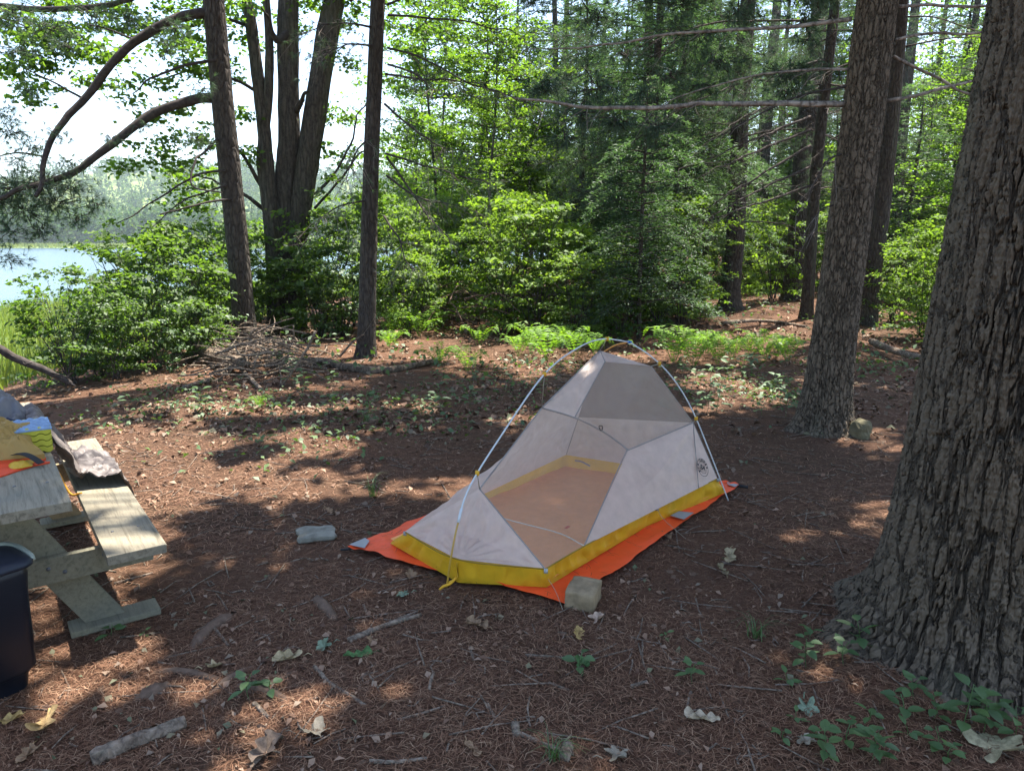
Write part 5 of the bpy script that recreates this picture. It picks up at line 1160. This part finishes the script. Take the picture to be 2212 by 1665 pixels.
for i, (px, py, k, s, lab) in enumerate(((1741, 1446, 2, 1.0, 'broad leaved seedling clump just clear of the big pine root'), (1822, 1440, 0, 1.1, None), (1846, 1412, 0, 1.0, None), (1749, 1380, 1, .8, None), (1974, 1516, 0, .95, None), (1935, 1550, 1, 1.0, None), (2013, 1560, 0, .9, None), (2074, 1590, 2, 1.0, None),
    (2123, 1592, 2, 1.05, None), (1830, 1605, 1, 1.0, None), (1839, 1575, 3, .9, None), (1776, 1655, 2, .8, None), (1881, 1650, 0, .8, None), (2116, 1535, 3, 1.0, None), (2052, 1648, 1, .9, None), (2160, 1560, 1, 1.0, None), (1700, 1480, 3, .8, None), (2190, 1600, 0, 1.0, None), (1720, 1560, 3, .7, None), (1880, 1560, 3, .8, None), (1690, 1600, 3, .7, None), (1760, 1600, 3, .6, None), (1960, 1600, 3, .9, None), (2020, 1625, 0, .8, None),
    (1495, 1480, 0, .8, 'lone upright seedling on open needles between the block and the big pine'), (1256, 1452, 1, .9, 'green maple seedling just in front of the grey block'), (240, 1372, 3, .9, 'two leaved green sprout against the foot board of the table'), (540, 1520, 0, .75, 'small green seedling growing among the surface roots'), (585, 1500, 3, .9, None), (1437, 1380, 3, .6, None), (1640, 1370, 3, .6, None), (312, 1372, 3, .5, None), (1900, 1660, 2, .8, None))):
    c = at_level(px, py); spawn('seedling', HB[k], (c[0], c[1], gz(c[0], c[1])), random.uniform(0, 6.28), s * random.uniform(.65, .95), lab or 'small green seedling sprouting through the needles near the big pine', 'seedling', None if lab else GH)
for i in range(42):
    px, py = (random.uniform(1430, 1720), random.uniform(800, 905)) if i < 22 else (random.uniform(130, 1150), random.uniform(800, 900))
    c = at_level(px, py); spawn('seedling', HB[i % 3], (c[0], c[1], gz(c[0], c[1])), random.uniform(0, 6.28), random.uniform(.8, 1.5), 'leafy plant in the litter by the plated pine' if i < 22 else 'small leafy plant along the far edge of the clearing', 'plant', 'plants by the plated pine' if i < 22 else 'plants along the clearing edge')
def grass_tuft(px, py, s, label):
    c = at_level(px, py); mb = MB(); n = 26; B = rng.normal(0, .012, (n, 3)) * [1, 1, 0]
    for k in range(n):
        a = random.uniform(0, 6.28); l = random.uniform(.08, .2) * s; d = np.array([math.cos(a), math.sin(a), 0])
        P = smooth_path([B[k], B[k] + d * l * .3 + [0, 0, l * .6], B[k] + d * l * .8 + [0, 0, l * .55]], 7); sd = np.array([-d[1], d[0], 0]) * .0022 * np.linspace(1, .15, 7)[:, None]
        grid(mb, np.stack([P - sd, P + sd], 1))
    o = mb.obj('grass_tuft', M['herb']); o.location = (c[0], c[1], gz(c[0], c[1])); tag(o, label, 'grass tuft')
grass_tuft(1632, 1375, 1.0, 'thin tuft of grass on open needles before the big pine'); grass_tuft(805, 1070, 1.3, 'wiry tuft of grass in the sunny band behind the tent'); grass_tuft(790, 915, 1.2, 'tuft of grass growing close to the fallen log'); grass_tuft(1195, 1650, .9, 'tuft of grass beside the cut stick end')

# ------------------------------------------------------------------ sticks, logs, roots, fallen leaves
def stick(name, P, r, label, cat, m=None, group=None, lift=.6, n=16, k=7, wob=.012, z=None, twigs=0, sink=0.0):
    """P: picture points, dropped on the ground (or at height z)."""
    if len(P[0]) == 2: W3 = np.array([at_level(x, y, 0) for x, y in P])
    else: W3 = np.array(P, float)
    W3 = smooth_path(W3, n); rm = r if np.isscalar(r) else max(r)
    if len(P[0]) == 2: W3[:, 2] = ground_z(W3[:, 0], W3[:, 1]) + rm * lift
    W3 = W3 + np.stack([fbm(W3[:, 0] * 6, W3[:, 1] * 6, W3[:, 2] * 6 + 7 * j, 91 + j, 2) for j in range(3)], 1) * wob * [1, 1, .4]
    W3[:, 2] -= sink * rm * np.abs(np.linspace(-1, 1, n)) ** 3; mb = MB(); tube(mb, W3, r, k, rough=.07)
    if twigs: twigs_off(mb, W3, np.zeros(3), twigs, .3, rm * .25, droop=.0, sub=1)
    o = mb.obj(name, m or M['stick'], None, True); return tag(o, label, cat, group)
for P, r, lab in (
    ([(676, 1447), (721, 1486), (794, 1533)], [.010, .008], 'curved dark stick lying on a sunlit patch of needles'),
    ([(752, 1392), (830, 1358), (908, 1332)], [.016, .010], 'longer of two dark parallel sticks lying before the tent'),
    ([(775, 1378), (850, 1345), (900, 1322)], [.009, .006], 'thinner of two dark parallel sticks lying before the tent'),
    ([(934, 1457), (924, 1496)], [.008, .007], 'short pale stick end beside a dry leaf'),
    ([(1017, 1403), (1021, 1431)], [.007, .006], 'tiny white bit of stick on dark needles'),
    ([(783, 1309), (799, 1335), (846, 1344)], [.007, .004], 'thin hooked twig just before the orange groundsheet'),
    ([(1137, 1418), (1200, 1426), (1262, 1424), (1330, 1395)], [.007, .004], 'long thin dark twig running past the maple seedling'),
    ([(200, 1652), (300, 1612), (400, 1575)], [.034, .026], 'thick bark covered branch half sunk in the needles'),
    ([(797, 1655), (860, 1655), (924, 1648)], [.008, .006], 'straight tan stick near the bottom of the clearing'),
    ([(1112, 1574), (1117, 1600)], [.017, .015], 'short stubby piece of grey branch'),
    ([(1216, 1655), (1228, 1625)], [.022, .020], 'thick broken stub of branch next to a grass tuft'),
    ([(1190, 1478), (1230, 1496)], [.006, .005], 'small pale stick on needles below the block'),
    ([(1360, 1490), (1395, 1478)], [.009, .006], 'short forked pale stick'), ([(1490, 1500), (1470, 1560)], [.007, .004], 'slanting pale twig beneath the lone seedling'),
    ([(548, 1530), (580, 1560)], [.010, .008], 'pale peeled stick among the surface roots'), ([(456, 1352), (495, 1400)], [.010, .006], 'bent grey twig beyond the surface roots'),
    ([(1056, 1530), (1072, 1560)], [.008, .006], 'white peeled stick slanting on dark needles'), ([(1120, 1590), (1190, 1625), (1240, 1640)], [.010, .006], 'brown twig across the sunlit patch at the bottom'),
    ([(2015, 1560), (2030, 1520)], [.006, .004], 'short twig leaning among the seedlings'), ([(420, 1065), (470, 1072), (510, 1080)], [.010, .006], 'dark twig lying in the sunlit band beyond the bench'),
    ([(250, 1262), (330, 1240)], [.008, .006], 'grey twig lying beside the shadow of the bench'), ([(860, 1560), (930, 1540), (960, 1530)], [.006, .004], 'thin brown twig over the dark needles')):
    stick('stick', P, r, lab, 'stick')
for P, r, lab in (([(331, 1448), (381, 1450), (434, 1462), (480, 1476)], [.022, .018], 'slender surface root nearest the table leg'), ([(550, 1443), (487, 1472), (450, 1506)], [.022, .014], 'forked surface root crossing the slender one'), ([(500, 1487), (556, 1491), (594, 1509), (648, 1539)], [.030, .018], 'grey surface root with a lit knuckled end'),
                  ([(503, 1328), (462, 1356), (404, 1417)], [.042, .03], 'long brown surface root running towards the bench shadow'), ([(300, 1514), (378, 1476)], [.044, .038], 'broad barkless root showing in the sunlit needles'), ([(680, 1297), (723, 1338)], [.034, .026], 'short smooth root surfacing before the flat stone'), ([(560, 1500), (610, 1470), (650, 1450)], [.02, .012], 'thin root leading up to the curved stick')):
    stick('tree_root', P, r, lab, 'root', M['root'], lift=-.05, wob=.03, sink=1.0)
stick('fallen_log', [(575, 792), (640, 790), (700, 789), (760, 800), (830, 806), (880, 798), (950, 782)], [.075, .07, .055, .035], 'long fallen log stretching from the brush pile past the slim pine', 'log', M['log'], n=40, k=12, wob=.05)
stick('fallen_log', [(425, 772), (470, 790), (530, 812)], [.11, .09], 'short thick dark log at the end of the brush pile', 'log', M['log'], n=16, k=12, lift=1.4)
stick('fallen_branch', [at_y(-30, 740, 8.0), at_y(47, 779, 8.1), at_y(100, 803, 8.2), at_y(155, 830, 8.3)], [.05, .035], 'bare dark branch sloping down over the bank edge by the grass', 'branch', M['limb'], n=16, wob=.03, twigs=6)
stick('fallen_log', [(1560, 705), (1650, 700), (1740, 712)], [.05, .03], 'thin dead pole lying across the brown forest floor', 'log', M['stick'], n=16)
stick('fallen_log', [(1880, 760), (1960, 790), (2010, 800)], [.06, .04], 'dead branch lying in brush between the two near pines', 'log', M['stick'], n=16, lift=2.5)
for P, r, lab in (([(682, 715), (650, 775), (607, 838)], .018, 'bare grey stick propped upright against the brush pile'), ([(634, 704), (632, 741), (600, 775)], .013, 'crooked pale stick standing up out of the brush pile'), ([(456, 828), (397, 845)], .03, 'sawn branch with a pale cut end below the brush pile'), ([(525, 808), (565, 850)], .03, 'mossy branch sliding off the brush pile towards the clearing'), ([(735, 770), (760, 740), (785, 722)], .02, 'weathered grey slab of wood leaning by the slim pine foot')):
    a = [at_level(*p) for p in P]
    if len(P) == 3:
        y0 = at_level(*P[-1])[1] if lab.startswith('bare') else at_level(600, 778)[1]
        if lab.startswith('weathered'): y0 = at_level(735, 772)[1]
        a = [at_y(*p, y0) for p in P]
        stick('stick', [tuple(q) for q in a], [r, r * .6], lab, 'stick', n=14, twigs=3)
    else: stick('branch', P, [r, r * .8], lab, 'branch', lift=1.5)
random.seed(33)
GB, GC = 'dead sticks of the brush pile', 'dead branches of the far brush heap'
for i in range(170):
    px, py = random.gauss(565, 75), random.gauss(795, 17); c = at_level(px, py); a = random.uniform(0, 6.28); l = random.uniform(.3, 1.1); e = random.uniform(-.1, .6)
    h = max(.04, .55 - .55 * abs(px - 560) / 150 + random.uniform(-.12, .12))
    o = c + [0, 0, random.uniform(.02, h)]; d = np.array([math.cos(a), math.sin(a) * .7, e]) * l * .5
    p0, p2 = o - d * [1, 1, .3], o + d; p0[2] = max(p0[2], .02)
    stick('stick', [tuple(p0), tuple((p0 + p2) / 2 + rng.normal(0, .04, 3)), tuple(p2)], [random.uniform(.008, .02), .005], 'dead grey stick tangled in the brush pile before the shrubs', 'stick', None, GB, n=8, k=5, twigs=1)
for i in range(34):
    px, py = random.gauss(1010, 60), random.uniform(672, 730); c = at_level(px, py); a = random.uniform(0, 6.28); l = random.uniform(.8, 2.2); d = np.array([math.cos(a), math.sin(a) * .6, random.uniform(-.05, .35)]) * l * .5
    o = c + [0, 0, random.uniform(.1, .7)]; p0, p2 = o - d, o + d; p0[2] = max(p0[2], .03); mid = (p0 + p2) / 2 + [0, 0, random.uniform(0, .25) * l]
    stick('dead_branch', [tuple(p0), tuple(mid), tuple(p2)], [random.uniform(.010, .022), .006], 'bare reddish dead branch in the heap among the sunlit ferns', 'branch', M['root'], GC, n=10, k=5, twigs=2)

def lobed_leaf(px, py, L, col, label, sd, maple=False, rot=None, up=.012):
    """A fallen leaf: lobed outline, curled blade, stalk."""
    random.seed(sd); k = 60; th = np.linspace(0, 2 * math.pi, k, endpoint=False)
    if maple:
        r = .52 + .30 * np.abs(np.cos(th * 2.5)) ** 1.4 + .05 * np.cos(th * 15) ; r *= np.where(np.abs(th - math.pi) < .35, .55, 1); x, y = r * np.cos(th), r * np.sin(th) * .95
    else:
        x = np.cos(th); w = .30 + .17 * np.cos(x * 9.5 + 1.0) * (np.abs(x) < .95) + .05 * np.sin(x * 4); y = np.sign(np.sin(th)) * np.abs(np.sin(th)) ** .6 * w * (1.05 - .2 * x)
    P = np.stack([x, y, 0 * x], 1) * L * .5; rings = []
    for f in (0, .35, .7, 1.0):
        Q_ = P * f; Q_[:, 2] = L * (.24 * f * f * (.4 + fbm(np.cos(th) * 1.3 + sd, np.sin(th) * 1.3, sd * .7, sd, 2) * 1.2) + .05 * np.abs(Q_[:, 1]) / L * 4); rings.append(Q_)
    mb = MB(); grid(mb, np.array(rings), wrap=True); tube(mb, [(-L * .5, 0, .0), (-L * .68, L * .04, .012), (-L * .8, L * .1, .004)], .0022, 4)
    nm = 'leaf_%d' % sd
    o = mb.obj('fallen_leaf', plain(nm, col, .8, .15, .4, 45, .5), None, True); c = at_level(px, py); o.location = (c[0], c[1], gz(c[0], c[1]) + up)
    o.rotation_euler = (random.uniform(-.2, .2), random.uniform(-.2, .2), random.uniform(0, 6.28) if rot is None else rot); tag(o, label, 'leaf')
TANL, GRYL, YELL, GRNL, PALE = (.21, .135, .08), (.20, .17, .125), (.32, .22, .085), (.06, .115, .04), (.15, .19, .125)
for i, a in enumerate(((1249, 1380, .11, YELL, 'yellow oak leaf lying just below the grey block', False), (680, 1592, .14, GRYL, 'large grey dried maple leaf on dark needles', True), (1028, 1356, .13, TANL, 'tan lobed leaf lying before the near tent corner', False), (700, 1405, .09, PALE, 'pale blue green leaf lying upside down near the parallel sticks', True),
    (773, 1423, .13, GRNL, 'curled dark green leaf below the parallel sticks', False), (622, 1431, .13, (.33, .26, .15), 'pale cream dry leaf above the grey surface root', False), (804, 1392, .07, TANL, 'small tan leaf beside the parallel sticks', True), (1024, 1634, .09, TANL, 'tan leaf close to the sunlit patch at the bottom', False), (1331, 1645, .11, GRYL, 'crumpled grey leaf near the grass tuft', True),
    (1517, 1560, .13, (.36, .29, .2), 'pale tan oak leaf left of the broad leaved seedlings'.replace('left of', 'lying short of'), False), (1743, 1536, .11, PALE, 'pale green maple leaf hanging over the litter by the big pine', True), (1874, 1260, .11, (.30, .21, .13), 'light tan leaf lying against the big pine root', False), (1576, 1210, .15, (.30, .24, .14), 'large dry oak leaf beyond the grey block', False), (2151, 1630, .24, (.27, .235, .14), 'very large tan leaf among seedlings under the big pine', True),
    (97, 1569, .18, (.40, .27, .12), 'large yellowish oak leaf in front of the storage tub', False), (462, 1448, .09, (.30, .24, .14), 'cream leaf fragment between the surface roots', True), (575, 1640, .16, (.12, .09, .07), 'dark curled bark coloured leaf at the bottom', False), (1257, 1443, .10, GRNL, 'green maple leaf lying under the maple seedling', True), (1740, 1610, .09, GRYL, 'small grey leaf among seedlings', True), (20, 1560, .12, YELL, 'yellow leaf edge beside the large yellowish oak leaf', False),
    (1440, 1165, .09, TANL, 'tan leaf beside the edge patch of the groundsheet', True), (1560, 1235, .10, (.20, .16, .09), 'brown leaf next to the large dry oak leaf', False), (888, 1250, .10, TANL, 'tan leaf at the foot of the gold tent pole', True), (712, 1105, .11, TANL, 'tan leaf lying beyond the flat stone', False), (1290, 1345, .10, (.36, .26, .19), 'pinkish tan leaf tucked against the base of the grey block', True), (60, 1640, .10, TANL, 'dry leaf near the thick branch end', False), (870, 1290, .09, PALE, 'pale green leaf before the gold pole foot', True))):
    lobed_leaf(a[0], a[1], a[2], a[3], a[4], 200 + i, a[5])
